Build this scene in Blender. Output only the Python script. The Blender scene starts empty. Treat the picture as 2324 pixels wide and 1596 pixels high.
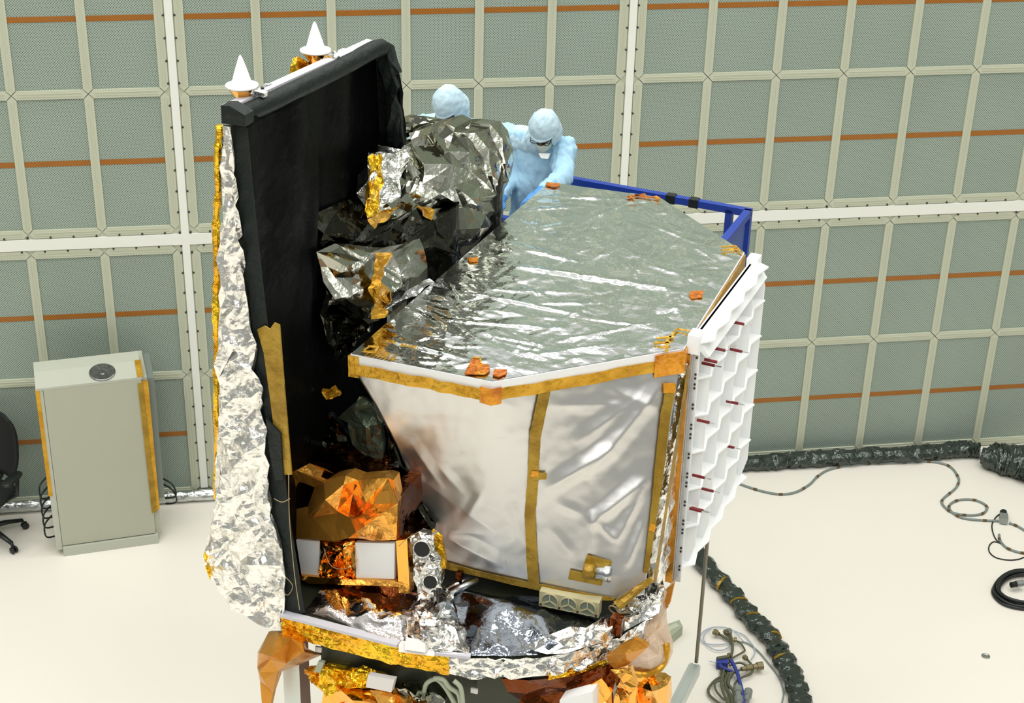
import bpy, bmesh, math, random
import numpy as np
from mathutils import Vector, Matrix, noise
from mathutils.geometry import delaunay_2d_cdt
SC = bpy.context.scene
COL = SC.collection
PI = math.pi

# ------------------------------------------------------------------ camera
F = 3745.2
RC = np.array([[0.98841805, -0.15018488, 0.02177744], [-0.05050713, -0.46088178, -0.88602315], [0.1431041, 0.87466136, -0.46312928]])
CC = np.array([0.69314, -13.2646, 8.37372])
cam = bpy.data.cameras.new('camera'); cam.sensor_width = 36; cam.lens = F * 36 / 2324; cam.sensor_fit = 'HORIZONTAL'; cam.clip_end = 200
co = bpy.data.objects.new('camera', cam); COL.objects.link(co); SC.camera = co
co.matrix_world = Matrix(((RC[0][0], -RC[1][0], -RC[2][0], CC[0]), (RC[0][1], -RC[1][1], -RC[2][1], CC[1]), (RC[0][2], -RC[1][2], -RC[2][2], CC[2]), (0, 0, 0, 1)))

# the spacecraft's own axes: x = b (towards the white radiator), y = a (along the sunshade, towards the wall)
O = np.array([1.057, -6.265, 0.0])
E1 = np.array([.535, .845, 0]); E1 /= np.linalg.norm(E1)
E2 = np.cross(E1, [0, 0, 1.0])
RZ = math.atan2(E2[1], E2[0])
def ray(x, y): return RC.T @ np.array([(x - 1162) / F, (y - 798) / F, 1.0])
def loc(P): return np.array([(P - O) @ E2, (P - O) @ E1, P[2]])
def wor(p): return O + E2 * p[0] + E1 * p[1] + np.array([0, 0, p[2]])
def fl(x, y, z=0.0): r = ray(x, y); return CC + r * ((z - CC[2]) / r[2])
def fy(x, y, Y): r = ray(x, y); return CC + r * ((Y - CC[1]) / r[1])
def pz(x, y, z): return loc(fl(x, y, z))
def pa(x, y, a): r = ray(x, y); return loc(CC + r * ((a - (CC - O) @ E1) / (r @ E1)))
def pb(x, y, b): r = ray(x, y); return loc(CC + r * ((b - (CC - O) @ E2) / (r @ E2)))
def pj(p): q = RC @ (wor(p) - CC); return np.array([F * q[0] / q[2] + 1162, F * q[1] / q[2] + 798])
def V(*p): return np.array(p, float)
def nrm(v): return v / (np.linalg.norm(v) + 1e-12)

# ------------------------------------------------------------------ materials
def srgb(r, g, b):
    f = lambda c: (c / 255 / 12.92) if c <= 10 else ((c / 255 + .055) / 1.055) ** 2.4
    return (f(r), f(g), f(b), 1)
def mk(name):
    m = bpy.data.materials.new(name); m.use_nodes = True
    return m, m.node_tree.nodes, m.node_tree.links, m.node_tree.nodes['Principled BSDF']
def paint(name, col, rough=.5, metal=0, var=.08, vs=3.0, bump=0.0, bs=40, spec=.5):
    m, n, l, p = mk(name)
    p.inputs['Metallic'].default_value = metal; p.inputs['Roughness'].default_value = rough
    p.inputs['Specular IOR Level'].default_value = spec
    tc = n.new('ShaderNodeTexCoord'); nz = n.new('ShaderNodeTexNoise'); nz.inputs['Scale'].default_value = vs; nz.inputs['Detail'].default_value = 4
    l.new(tc.outputs['Object'], nz.inputs['Vector'])
    mx = n.new('ShaderNodeMix'); mx.data_type = 'RGBA'
    mx.inputs[6].default_value = tuple(c * (1 - var) for c in col[:3]) + (1,)
    mx.inputs[7].default_value = tuple(min(1, c * (1 + var)) for c in col[:3]) + (1,)
    l.new(nz.outputs['Fac'], mx.inputs[0]); l.new(mx.outputs[2], p.inputs['Base Color'])
    if bump:
        n2 = n.new('ShaderNodeTexNoise'); n2.inputs['Scale'].default_value = bs; n2.inputs['Detail'].default_value = 3
        l.new(tc.outputs['Object'], n2.inputs['Vector'])
        b = n.new('ShaderNodeBump'); b.inputs['Strength'].default_value = bump; b.inputs['Distance'].default_value = .01
        l.new(n2.outputs['Fac'], b.inputs['Height']); l.new(b.outputs['Normal'], p.inputs['Normal'])
    return m
def foil(name, col, rough=.15, fs=14, fa=.35, fs2=45, fa2=.15, metal=1.0, bump=.3, bs=12, col2=None, coat=0, stretch=(1, 1, 1), spec=.5):
    """metal foil: every cell of two irregular cell patterns tips the surface a little, like the facets of creased foil"""
    m, n, l, p = mk(name)
    p.inputs['Metallic'].default_value = metal; p.inputs['Roughness'].default_value = rough
    p.inputs['Specular IOR Level'].default_value = spec
    if coat: p.inputs['Coat Weight'].default_value = coat; p.inputs['Coat Roughness'].default_value = .06
    tc = n.new('ShaderNodeTexCoord'); mp = n.new('ShaderNodeMapping'); mp.inputs['Scale'].default_value = stretch
    l.new(tc.outputs['Object'], mp.inputs['Vector'])
    nz = n.new('ShaderNodeTexNoise'); nz.inputs['Scale'].default_value = 5; nz.inputs['Detail'].default_value = 2
    l.new(mp.outputs[0], nz.inputs['Vector'])
    wv = n.new('ShaderNodeVectorMath'); wv.operation = 'SCALE'; wv.inputs[3].default_value = .12; l.new(nz.outputs['Color'], wv.inputs[0])
    wa = n.new('ShaderNodeVectorMath'); wa.operation = 'ADD'; l.new(mp.outputs[0], wa.inputs[0]); l.new(wv.outputs[0], wa.inputs[1])
    geo = n.new('ShaderNodeNewGeometry'); acc = geo.outputs['Normal']
    for s, amt in ((fs, fa), (fs2, fa2)):
        if not amt: continue
        v = n.new('ShaderNodeTexVoronoi'); v.inputs['Scale'].default_value = s; l.new(wa.outputs[0], v.inputs['Vector'])
        a = n.new('ShaderNodeVectorMath'); a.operation = 'SUBTRACT'; a.inputs[1].default_value = (.5, .5, .5); l.new(v.outputs['Color'], a.inputs[0])
        k = n.new('ShaderNodeVectorMath'); k.operation = 'SCALE'; k.inputs[3].default_value = amt; l.new(a.outputs[0], k.inputs[0])
        d = n.new('ShaderNodeVectorMath'); d.operation = 'ADD'; l.new(acc, d.inputs[0]); l.new(k.outputs[0], d.inputs[1]); acc = d.outputs[0]
    nn = n.new('ShaderNodeVectorMath'); nn.operation = 'NORMALIZE'; l.new(acc, nn.inputs[0]); acc = nn.outputs[0]
    if bump:
        n2 = n.new('ShaderNodeTexNoise'); n2.inputs['Scale'].default_value = bs; n2.inputs['Detail'].default_value = 4; n2.inputs['Roughness'].default_value = .6
        l.new(mp.outputs[0], n2.inputs['Vector'])
        b = n.new('ShaderNodeBump'); b.inputs['Strength'].default_value = bump; b.inputs['Distance'].default_value = .03
        l.new(n2.outputs['Fac'], b.inputs['Height']); l.new(acc, b.inputs['Normal']); acc = b.outputs['Normal']
    l.new(acc, p.inputs['Normal'])
    if col2:
        n3 = n.new('ShaderNodeTexNoise'); n3.inputs['Scale'].default_value = 6; n3.inputs['Detail'].default_value = 3; l.new(tc.outputs['Object'], n3.inputs['Vector'])
        cr = n.new('ShaderNodeValToRGB'); cr.color_ramp.elements[0].position = .4; cr.color_ramp.elements[1].position = .62
        cr.color_ramp.elements[0].color = col; cr.color_ramp.elements[1].color = col2
        l.new(n3.outputs['Fac'], cr.inputs[0]); l.new(cr.outputs[0], p.inputs['Base Color'])
    else: p.inputs['Base Color'].default_value = col
    return m
def perforated(name, col, dark, pitch):
    m, n, l, p = mk(name); p.inputs['Roughness'].default_value = .55; p.inputs['Metallic'].default_value = .0
    tc = n.new('ShaderNodeTexCoord'); mp = n.new('ShaderNodeMapping'); mp.inputs['Rotation'].default_value = (0, PI / 4, 0)
    l.new(tc.outputs['Object'], mp.inputs['Vector'])
    sx = n.new('ShaderNodeSeparateXYZ'); l.new(mp.outputs[0], sx.inputs[0])
    cx = n.new('ShaderNodeCombineXYZ'); l.new(sx.outputs[0], cx.inputs[0]); l.new(sx.outputs[2], cx.inputs[1])
    v = n.new('ShaderNodeTexVoronoi'); v.voronoi_dimensions = '2D'; v.inputs['Scale'].default_value = 1 / pitch; v.inputs['Randomness'].default_value = 0
    l.new(cx.outputs[0], v.inputs['Vector'])
    cr = n.new('ShaderNodeValToRGB'); cr.color_ramp.elements[0].position = .26; cr.color_ramp.elements[1].position = .36
    cr.color_ramp.elements[0].color = dark; cr.color_ramp.elements[1].color = col
    l.new(v.outputs['Distance'], cr.inputs[0])
    nz = n.new('ShaderNodeTexNoise'); nz.inputs['Scale'].default_value = 1.2; nz.inputs['Detail'].default_value = 4; l.new(tc.outputs['Object'], nz.inputs['Vector'])
    mm = n.new('ShaderNodeMapRange'); mm.inputs[3].default_value = .9; mm.inputs[4].default_value = 1.1; l.new(nz.outputs['Fac'], mm.inputs[0])
    mx = n.new('ShaderNodeMix'); mx.data_type = 'RGBA'; mx.blend_type = 'MULTIPLY'; mx.inputs[0].default_value = 1
    l.new(cr.outputs[0], mx.inputs[6]); l.new(mm.outputs[0], mx.inputs[7]); l.new(mx.outputs[2], p.inputs['Base Color'])
    return m
def plastic_film(name, col, alpha, rough=.15, fa=.3):
    m = foil(name, col, rough, 9, fa, 30, .12, metal=0, bump=.3, bs=8)
    m.node_tree.nodes['Principled BSDF'].inputs['Alpha'].default_value = alpha
    return m

m_floor = paint('floor_epoxy', srgb(243, 238, 227), .32, 0, .03, .5)
m_perf = perforated('perforated_filter_face', srgb(166, 180, 168), srgb(86, 102, 92), .0155)
m_frame = paint('panel_frame_paint', srgb(196, 200, 178), .5, 0, .05, 2)
m_joint = paint('joint_dark', srgb(70, 74, 60), .7)
m_rail = paint('white_rail', srgb(238, 240, 232), .4, 0, .02)
m_bolt = paint('bolt_dark', srgb(40, 38, 34), .5)
m_tape_w = paint('orange_tape', srgb(158, 97, 20), .45, 0, .14, 6)
m_black = foil('black_blanket', (.0018, .0024, .0022, 1), .38, 9, .10, 30, .05, metal=0, bump=.5, bs=5, spec=.07)
m_trim = foil('black_trim', (.012, .017, .015, 1), .5, 12, .15, 40, .08, metal=0, bump=.4, bs=14, spec=.25)
m_silver = foil('silver_crinkle', (.86, .86, .83, 1), .22, 13, .55, 40, .3, bump=.5, bs=10)
m_flap = foil('silver_flap', (.93, .92, .88, 1), .34, 9, .32, 30, .2, bump=.6, bs=9)
m_shroud = foil('silver_shroud', (.74, .735, .72, 1), .40, 5, .03, 30, .0, bump=.12, bs=3)
m_film = foil('cover_film', (.90, .93, .915, 1), .09, 11, .10, 40, .03, bump=.16, bs=7, stretch=(.8, 1.3, 1))
m_white = paint('white_paint', srgb(246, 247, 246), .4, 0, .02)
m_whited = paint('white_radiator', srgb(249, 251, 251), .45, 0, .02)
m_gold = foil('amber_tape', (.72, .40, .035, 1), .28, 20, .25, 60, .15, metal=.55, bump=.3, bs=20, col2=(.55, .27, .012, 1))
m_gold2 = foil('gold_tape_dark', (.43, .27, .03, 1), .35, 18, .2, 60, .1, metal=.45, bump=.3, bs=18, col2=(.30, .17, .015, 1))
m_orange = foil('amber_patch', (.85, .36, .02, 1), .25, 40, .35, 90, .2, metal=.4, bump=.3, bs=30, col2=(.5, .13, .006, 1))
m_yellow = foil('gold_foil', (.95, .62, .03, 1), .2, 22, .6, 60, .4, metal=.85, bump=.6, bs=16, col2=(.9, .45, .02, 1))
m_copper = foil('copper_foil', (.93, .47, .09, 1), .14, 9, .10, 40, .06, bump=.2, bs=8)
m_copperb = foil('copper_blanket', (.95, .45, .07, 1), .17, 9, .14, 40, .06, metal=.80, bump=.2, bs=8)
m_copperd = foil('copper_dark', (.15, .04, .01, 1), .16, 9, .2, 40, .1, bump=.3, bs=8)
m_brown = foil('amber_flap', (.62, .27, .03, 1), .3, 8, .15, 30, .08, metal=.6, bump=.2, bs=8)
m_smoke = foil('smoky_bag', (.42, .42, .355, 1), .10, 5, .08, 26, .05, bump=.15, bs=5)
m_smoked = foil('dark_bag', (.06, .06, .045, 1), .12, 7, .15, 30, .1, bump=.3, bs=7)
m_pinkf = foil('rose_reflection_foil', (.70, .55, .47, 1), .12, 8, .16, 40, .1, bump=.3, bs=8, col2=(.72, .70, .68, 1))  # pinkish-brown reflections painted into the foil's colour as patches
m_deckfilm = foil('deck_film', (.22, .245, .28, 1), .14, 6, .10, 30, .05, bump=.35, bs=7)  # dark blue-grey base paints in the reflected underside of the shroud
m_olive = foil('olive_film', (.10, .13, .09, 1), .25, 8, .3, 30, .1, metal=.5, bump=.3, bs=6)
m_blue = paint('blue_rail_paint', srgb(28, 58, 150), .4, 0, .1)
m_bluep = paint('blue_panel_paint', srgb(60, 84, 150), .5, 0, .1)
m_gown = paint('gown_cloth', srgb(168, 208, 232), .8, 0, .05, 6, .35, 45, .2)
m_hood = paint('hood_cloth', srgb(188, 214, 226), .8, 0, .05, 8, .25, 70, .2)
m_mask = paint('mask_cloth', srgb(196, 206, 196), .85, 0, .05, 10, .2, 60, .2)
m_skin = paint('skin', srgb(112, 76, 58), .5, 0, .1, 20)
m_glove = paint('glove_rubber', srgb(70, 140, 210), .45, 0, .06, 10)
m_lens = paint('glasses_dark', srgb(25, 18, 16), .2)
m_boot = paint('boot_cover', srgb(200, 215, 225), .8)
m_beige = paint('cabinet_beige', srgb(182, 184, 166), .5, 0, .03, 2)
m_beige2 = paint('cabinet_top', srgb(190, 194, 180), .5, 0, .03, 2)
m_grey = paint('cabinet_side', srgb(120, 130, 124), .5, 0, .04)
m_steel = foil('turned_steel', (.55, .57, .57, 1), .25, 10, .05, 30, .05, bump=.1)
m_vent = foil('spun_metal', (.20, .21, .21, 1), .28, 10, .12, 40, .1, bump=.3)
m_alu = paint('aluminium_extrusion', (.62, .66, .63, 1), .38, .75, .05, 8)
m_rubber = paint('black_rubber', (.008, .011, .011, 1), .4, 0, .1, 20)
m_mesh = paint('chair_mesh', (.006, .008, .008, 1), .6, 0, .2, 60, .6, 200)
m_cable = paint('grey_cable', srgb(128, 140, 136), .5, 0, .08, 20)
m_cabdk = paint('olive_cable', srgb(92, 94, 72), .5, 0, .1, 20)
m_tick = paint('cable_tick_tape', srgb(96, 74, 34), .5)
m_bluewire = paint('blue_cable', srgb(52, 66, 150), .45)
m_pale = paint('pale_wire', srgb(176, 186, 204), .5)
m_brass = paint('connector_olive', (.26, .22, .12, 1), .4, .6, .2, 30)
m_conng = paint('connector_grey', (.32, .35, .33, 1), .4, .5, .15, 30)
m_bagblk = foil('black_plastic_wrap', (.05, .065, .055, 1), .10, 8, .28, 30, .1, metal=.5, bump=.5, bs=8, spec=.8)
m_duct = foil('silver_duct', (.66, .69, .68, 1), .3, 10, .25, 40, .15, bump=.4, bs=8)
m_red = paint('red_pin', srgb(120, 26, 34), .4)
m_beam = paint('olive_beam', (.035, .04, .022, 1), .45, .2, .15, 8)
m_dark = paint('dark_recess', (.01, .01, .009, 1), .5)
m_lav = paint('grey_white_strip', srgb(205, 204, 212), .45)
m_fan = paint('fan_frame', srgb(188, 180, 140), .45)
m_fand = paint('fan_mesh', srgb(120, 132, 116), .5)
m_peach = plastic_film('peach_plastic', (.80, .60, .42, 1), .62, .2, .25)
m_whiteblk = paint('white_sheet', srgb(232, 228, 224), .6, 0, .02)
m_wedge = paint('grey_block', srgb(168, 176, 152), .5)
m_pole = paint('grey_pole', srgb(128, 122, 104), .4)
m_wire = paint('pale_thin_wire', srgb(170, 150, 110), .5)

# ------------------------------------------------------------------ mesh building
class MB:
    def __init__(s): s.v = []; s.f = []; s.m = []
    def add(s, vs, fs, mi=0):
        n = len(s.v); s.v += [tuple(float(c) for c in p) for p in vs]
        s.f += [[i + n for i in f] for f in fs]; s.m += [mi] * len(fs); return s
    def box(s, x0, y0, z0, x1, y1, z1, mi=0):
        return s.add([(x0, y0, z0), (x1, y0, z0), (x1, y1, z0), (x0, y1, z0), (x0, y0, z1), (x1, y0, z1), (x1, y1, z1), (x0, y1, z1)],
                     [[3, 2, 1, 0], [4, 5, 6, 7], [0, 1, 5, 4], [1, 2, 6, 5], [2, 3, 7, 6], [3, 0, 4, 7]], mi)
    def bar(s, p, q, w, h, up=(0, 0, 1), mi=0):
        p = V(*p); q = V(*q); d = nrm(q - p); u = V(*up); r = np.cross(d, u)
        if np.linalg.norm(r) < 1e-6: r = np.cross(d, V(1, 0, 0))
        r = nrm(r); u = nrm(np.cross(r, d)); r = r * w / 2; u = u * h / 2
        vs = [p - r - u, p + r - u, p + r + u, p - r + u, q - r - u, q + r - u, q + r + u, q - r + u]
        return s.add(vs, [[0, 1, 2, 3], [7, 6, 5, 4], [0, 4, 5, 1], [1, 5, 6, 2], [2, 6, 7, 3], [3, 7, 4, 0]], mi)
    def tube(s, pts, r, n=8, closed=False, mi=0, flat=1.0):
        pts = [V(*p) for p in pts]; N = len(pts); rs = r if hasattr(r, '__len__') else [r] * N
        up = V(0, 0, 1); vs = []; pr = None
        for i in range(N):
            a = pts[(i - 1) % N] if (closed or i > 0) else pts[i]; b = pts[(i + 1) % N] if (closed or i < N - 1) else pts[i]
            d = nrm(b - a); rr = np.cross(d, up)
            if np.linalg.norm(rr) < .05: rr = pr if pr is not None else np.cross(d, V(1, 0, 0))
            rr = nrm(rr - d * (rr @ d)); 
            if pr is not None and rr @ pr < 0: rr = -rr
            pr = rr; u = np.cross(rr, d)
            if u[2] < 0 and abs(d[2]) < .9: pass
            for k in range(n):
                t = 2 * PI * k / n; vs.append(pts[i] + rr * math.cos(t) * rs[i] + u * math.sin(t) * rs[i] * flat)
        fs = []
        for i in range(N if closed else N - 1):
            j = (i + 1) % N
            for k in range(n): fs.append([i * n + k, i * n + (k + 1) % n, j * n + (k + 1) % n, j * n + k])
        if not closed: fs += [list(range(n))[::-1], [(N - 1) * n + k for k in range(n)]]
        return s.add(vs, fs, mi)
    def lathe(s, prof, c, ax=(0, 0, 1), n=24, mi=0):
        ax = nrm(V(*ax)); r = np.cross(ax, V(0, 1, 0)) if abs(ax[1]) < .9 else np.cross(ax, V(1, 0, 0)); r = nrm(r); u = np.cross(ax, r); c = V(*c); vs = []
        for (rad, h) in prof:
            for k in range(n): t = 2 * PI * k / n; vs.append(c + ax * h + (r * math.cos(t) + u * math.sin(t)) * rad)
        fs = []
        for i in range(len(prof) - 1):
            for k in range(n): fs.append([i * n + k, i * n + (k + 1) % n, (i + 1) * n + (k + 1) % n, (i + 1) * n + k])
        fs += [list(range(n))[::-1], [(len(prof) - 1) * n + k for k in range(n)]]
        return s.add(vs, fs, mi)
    def prism(s, poly, off, mi=0):
        off = V(*off); n = len(poly); P = [V(*p) for p in poly]
        return s.add(P + [p + off for p in P], [list(range(n))[::-1], [n + i for i in range(n)]] + [[i, (i + 1) % n, n + (i + 1) % n, n + i] for i in range(n)], mi)
    def loft(s, A, B, mi=0, cap=True):
        n = len(A); fs = [[i, (i + 1) % n, n + (i + 1) % n, n + i] for i in range(n)]
        if cap: fs += [list(range(n))[::-1], [n + i for i in range(n)]]
        return s.add(list(A) + list(B), fs, mi)
    def sheet(s, P, mi=0):
        nu, nv = P.shape[:2]
        return s.add(P.reshape(-1, 3), [[i * nv + j, i * nv + j + 1, (i + 1) * nv + j + 1, (i + 1) * nv + j] for i in range(nu - 1) for j in range(nv - 1)], mi)
    def build(s, name, mats, parent=None, smooth=False, origin=None, label=None, fix=True):
        me = bpy.data.meshes.new(name); vs = s.v
        if origin is not None: vs = [(p[0] - origin[0], p[1] - origin[1], p[2] - origin[2]) for p in vs]
        me.from_pydata(vs, [], s.f)
        mats = mats if isinstance(mats, (list, tuple)) else [mats]
        for m in mats: me.materials.append(m)
        if len(mats) > 1: me.polygons.foreach_set('material_index', s.m)
        if fix:
            bm = bmesh.new(); bm.from_mesh(me); bmesh.ops.recalc_face_normals(bm, faces=bm.faces); bm.to_mesh(me); bm.free()
        if smooth: me.polygons.foreach_set('use_smooth', [True] * len(me.polygons))
        me.update()
        o = bpy.data.objects.new(name, me); COL.objects.link(o)
        if parent is not None: o.parent = parent
        elif origin is not None: o.location = origin
        if label: o['label'] = label
        return o
def tag(o, label, cat, group=None):
    o['label'] = label; o['category'] = cat
    if group: o['group'] = group
    return o
def thing(name, label, cat, pos=(0, 0, 0), rz=0, group=None):
    o = bpy.data.objects.new(name, None); COL.objects.link(o); o.empty_display_size = .2
    o.location = pos; o.rotation_euler = (0, 0, rz); return tag(o, label, cat, group)
def struct(o, label=None, cat=None):
    o['kind'] = 'structure'
    if label: o['label'] = label
    if cat: o['category'] = cat
    return o
def catmull(pts, k=6, closed=False):
    P = [V(*p) for p in pts]; n = len(P); out = []
    for i in range(n if closed else n - 1):
        g = lambda j: P[j % n] if closed else P[min(max(j, 0), n - 1)]
        a, b, c, d = g(i - 1), g(i), g(i + 1), g(i + 2)
        for t in np.arange(k) / k: out.append(.5 * ((2 * b) + (c - a) * t + (2 * a - 5 * b + 4 * c - d) * t * t + (3 * b - a - 3 * c + d) * t ** 3))
    if not closed: out.append(P[-1])
    return out
def inside(p, poly):
    c = False; n = len(poly)
    for i in range(n):
        a, b = poly[i], poly[i - 1]
        if (a[1] > p[1]) != (b[1] > p[1]) and p[0] < (b[0] - a[0]) * (p[1] - a[1]) / (b[1] - a[1]) + a[0]: c = not c
    return c
def tri2d(outline, inner):
    vs = [Vector((p[0], p[1])) for p in outline] + [Vector((p[0], p[1])) for p in inner]; n = len(outline)
    r = delaunay_2d_cdt(vs, [(i, (i + 1) % n) for i in range(n)], [], 1, 1e-6)
    return [tuple(v) for v in r[0]], [list(f) for f in r[2]], r[3]
def crease(P, T, rng, levels, jit):
    """split every facet at its edge middles and push the middles in or out: foil creased at ever smaller sizes"""
    P = [V(*p) for p in P]
    for lv in range(levels):
        cnt = {}
        for t in T:
            for i in range(3): e = tuple(sorted((t[i], t[(i + 1) % 3]))); cnt[e] = cnt.get(e, 0) + 1
        mid = {}; T2 = []
        for t in T:
            nn = np.cross(P[t[1]] - P[t[0]], P[t[2]] - P[t[0]]); nn = nrm(nn); ms = []
            for i in range(3):
                e = tuple(sorted((t[i], t[(i + 1) % 3])))
                if e not in mid:
                    L = np.linalg.norm(P[e[0]] - P[e[1]]); w = rng.uniform(.38, .62)
                    q = P[e[0]] * w + P[e[1]] * (1 - w)
                    q = q + nn * rng.gauss(0, 1) * jit * L
                    mid[e] = len(P); P.append(q)
                ms.append(mid[e])
            a, b, c = t; x, y, z = ms
            T2 += [[a, x, z], [x, b, y], [z, y, c], [x, y, z]]
        T = T2
    return P, T
def relief(outline, inner, conv, seed=1, nrand=0, levels=1, jit=.08, djit=.02, thick=0, tdir=(0, 1, 0), close=True):
    """a creased body: outline and inner points (x, y, depth) placed at their own distance by conv, closed at the back by thick"""
    rng = random.Random(seed); poly = [(p[0], p[1]) for p in outline]
    inner = list(inner); xs = [p[0] for p in poly]; ys = [p[1] for p in poly]
    allp = list(outline) + inner
    def dep(x, y):
        s = w = 0
        for p in allp: k = 1 / ((p[0] - x) ** 2 + (p[1] - y) ** 2 + 1); s += k * p[2]; w += k
        return s / w
    tries = 0; new = []
    md = math.sqrt((max(xs) - min(xs)) * (max(ys) - min(ys)) / max(1, nrand)) * .5
    while len(new) < nrand and tries < nrand * 40:
        tries += 1; x, y = rng.uniform(min(xs), max(xs)), rng.uniform(min(ys), max(ys))
        if not inside((x, y), poly): continue
        if any((x - p[0]) ** 2 + (y - p[1]) ** 2 < md * md for p in allp + new): continue
        new.append((x, y, dep(x, y) + rng.gauss(0, djit)))
    pts = allp + new
    v2, T, orig = tri2d(outline, inner + new)
    P = [V(*conv(v[0], v[1], pts[o[0]][2] if o else dep(*v))) for v, o in zip(v2, orig)]
    P, T = crease(P, T, rng, levels, jit)
    mb = MB(); mb.add(P, T)
    if thick:
        cnt = {}
        for t in T:
            for i in range(3): e = (t[i], t[(i + 1) % 3]); cnt[e] = 1
        n = len(P); off = V(*tdir) * thick; c0 = sum(P) / n
        Q = [(p - c0) * .93 + c0 + off for p in P]
        mb.add(Q, [t[::-1] for t in T])
        mb.f += [[e[0], e[0] + n, e[1] + n, e[1]] for e in cnt if (e[1], e[0]) not in cnt]; mb.m = [0] * len(mb.f)
    return mb
def segd(p, a, b):
    ab = b - a; t = np.clip(((p - a) @ ab) / (ab @ ab + 1e-9), 0, 1); q = a + t[:, None] * ab
    return np.linalg.norm(p - q, axis=1), t
FOLD = .52
def ridges(pix, segs):
    """height at image points from ridge segments (x0,y0,x1,y1,half width,height); tapered at both ends"""
    h = np.zeros(len(pix))
    for (x0, y0, x1, y1, w, A) in segs:
        d, t = segd(pix, V(x0, y0), V(x1, y1))
        h += A * np.maximum(0, 1 - d / w) ** 1.3 * (np.sin(np.clip(t, .02, .98) * PI) ** .6)
    return h

# ------------------------------------------------------------------ room
PW, PH, G, GZ = .61, 1.2237, .1599, .1899
Z1 = 2.7045; ROWS = [(Z1 + PH, Z1 + 2 * PH), (Z1, Z1 + PH), (Z1 - GZ - PH, Z1 - GZ), (Z1 - GZ - 2 * PH, Z1 - GZ - PH)]
ZB = ROWS[3][0]
BAYS = [(-G / 2 - 6 * PW, 6), (G / 2, 6), (G / 2 + 6 * PW + G, 10)]
fm = MB(); fm.box(-14, -26, -.2, 22, .4, 0)
struct(fm.build('floor', m_floor))
wb = MB(); wb.box(-14, .03, 0, 22, .3, 8.4)
wall = struct(wb.build('wall_back', m_frame))
FW = .074
def stick(mb, p, q, w, y0, y1, cut0=True, cut1=True, g=.004):
    """frame member with pointed (mitred) ends, lying in the wall plane"""
    p = V(*p); q = V(*q); d = nrm(q - p); n = V(-d[1], d[0]); p = p + d * g; q = q - d * g; h = w / 2
    poly = ([p, p + d * h + n * h] if cut0 else [p - n * h, p + n * h]) + ([q - d * h + n * h, q, q - d * h - n * h] if cut1 else [q + n * h, q - n * h]) + ([p + d * h - n * h] if cut0 else [])
    mb.prism([(a[0], y0, a[1]) for a in poly], (0, y1 - y0, 0))
    return poly
def member(mb, p, q, c0=True, c1=True):
    stick(mb, p, q, FW, -.012, .028, c0, c1)
    p = V(*p); q = V(*q); d = nrm(q - p)
    for s_ in (-.012, .012):   # raised beads along the member
        n = V(-d[1], d[0]) * s_; a = p + d * .05 + n; b = q - d * .05 + n
        mb.bar((a[0], -.013, a[1]), (b[0], -.013, b[1]), .007, .006, (0, 1, 0))
pcount = 0
for bi, (x0, nc) in enumerate(BAYS):
    fr = MB(); back = MB()
    for (za, zb) in ROWS:
        for k in range(nc + 1):
            member(fr, (x0 + k * PW, za), (x0 + k * PW, zb))
    for z in sorted({z for r in ROWS for z in r}):
        for k in range(nc): member(fr, (x0 + k * PW, z), (x0 + (k + 1) * PW, z))
    back.box(x0 - .02, .024, ZB - .02, x0 + nc * PW + .02, .032, Z1 - GZ + .02); back.box(x0 - .02, .024, Z1 - .02, x0 + nc * PW + .02, .032, Z1 + 2 * PH + .02)
    fo = fr.build('panel_frame', m_frame, wall)
    back.build('panel_joint', m_joint, wall)
    for (za, zb) in ROWS:
        for k in range(nc):
            xa = x0 + k * PW + FW / 2 - .004; xb = x0 + (k + 1) * PW - FW / 2 + .004
            pm = MB(); pm.box(xa, .004, za + FW / 2 - .004, xb, .022, zb - FW / 2 + .004)
            pn = pm.build('filter_panel', m_perf, wall)
            tz = (za + zb) / 2 + (.012 if za > 1 else .0)
            tm = MB(); tm.box(xa, .0005, tz - .023, xb, .0035, tz + .023); tm.build('tape_strip', m_tape_w, pn)
# white rails with their bolts
def rail(name, horizontal, c, a, b, w, label):
    mb = MB(); hw = w / 2
    skip = .045
    if horizontal: mb.box(a, -.02, c - hw, b, .03, c + hw, 0); mb.box(a, .0, c - hw - .05, b, .029, c + hw + .05, 1)
    else: mb.box(c - hw, -.022, a, c + hw, .03, b, 0); mb.box(c - hw - .05, .0015, a, c + hw + .05, .0285, b, 1)
    s = a + .1
    while s < b:
        for sg in (-1, 1):
            q = (s + .03 * sg, -.012, c + sg * (hw + .014)) if horizontal else (c + sg * (hw + .014), -.012, s)
            mb.lathe([(.009, .03), (.009, -.004), (.004, -.007)], q, (0, 1, 0), 8, 2)
        s += .19
    struct(mb.build(name, [m_rail, m_frame, m_bolt]), label)
S2 = G + 6 * PW
rail('trim_1', False, 0, .1, Z1 + 2 * PH, .064, 'white vertical rail at the left of the wall')
rail('trim_2', False, S2, .1, Z1 + 2 * PH, .064, 'white vertical rail at the right of the wall')
rail('trim_3', True, Z1 - GZ / 2, -6, 16, .10, 'white horizontal rail across the wall')
bb = MB(); bb.box(-14, -.012, 0.0, 22, .03, ZB - .05)
struct(bb.build('baseboard_back', m_rail))
# upper wall above the picture, plain rows of the same filter panels
up = MB()
for k in range(-6, 18): up.box(k * PW - .037, -.01, Z1 + 2 * PH + .1, k * PW + .037, .03, 8.4)
for z in (6.6, 7.9): up.box(-14, -.012, z, 22, .03, z + .08)
struct(up.build('trim_4', m_frame))
upf = MB(); upf.box(-14, .005, Z1 + 2 * PH + .05, 22, .03, 8.4); struct(upf.build('trim_5', m_perf))

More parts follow.
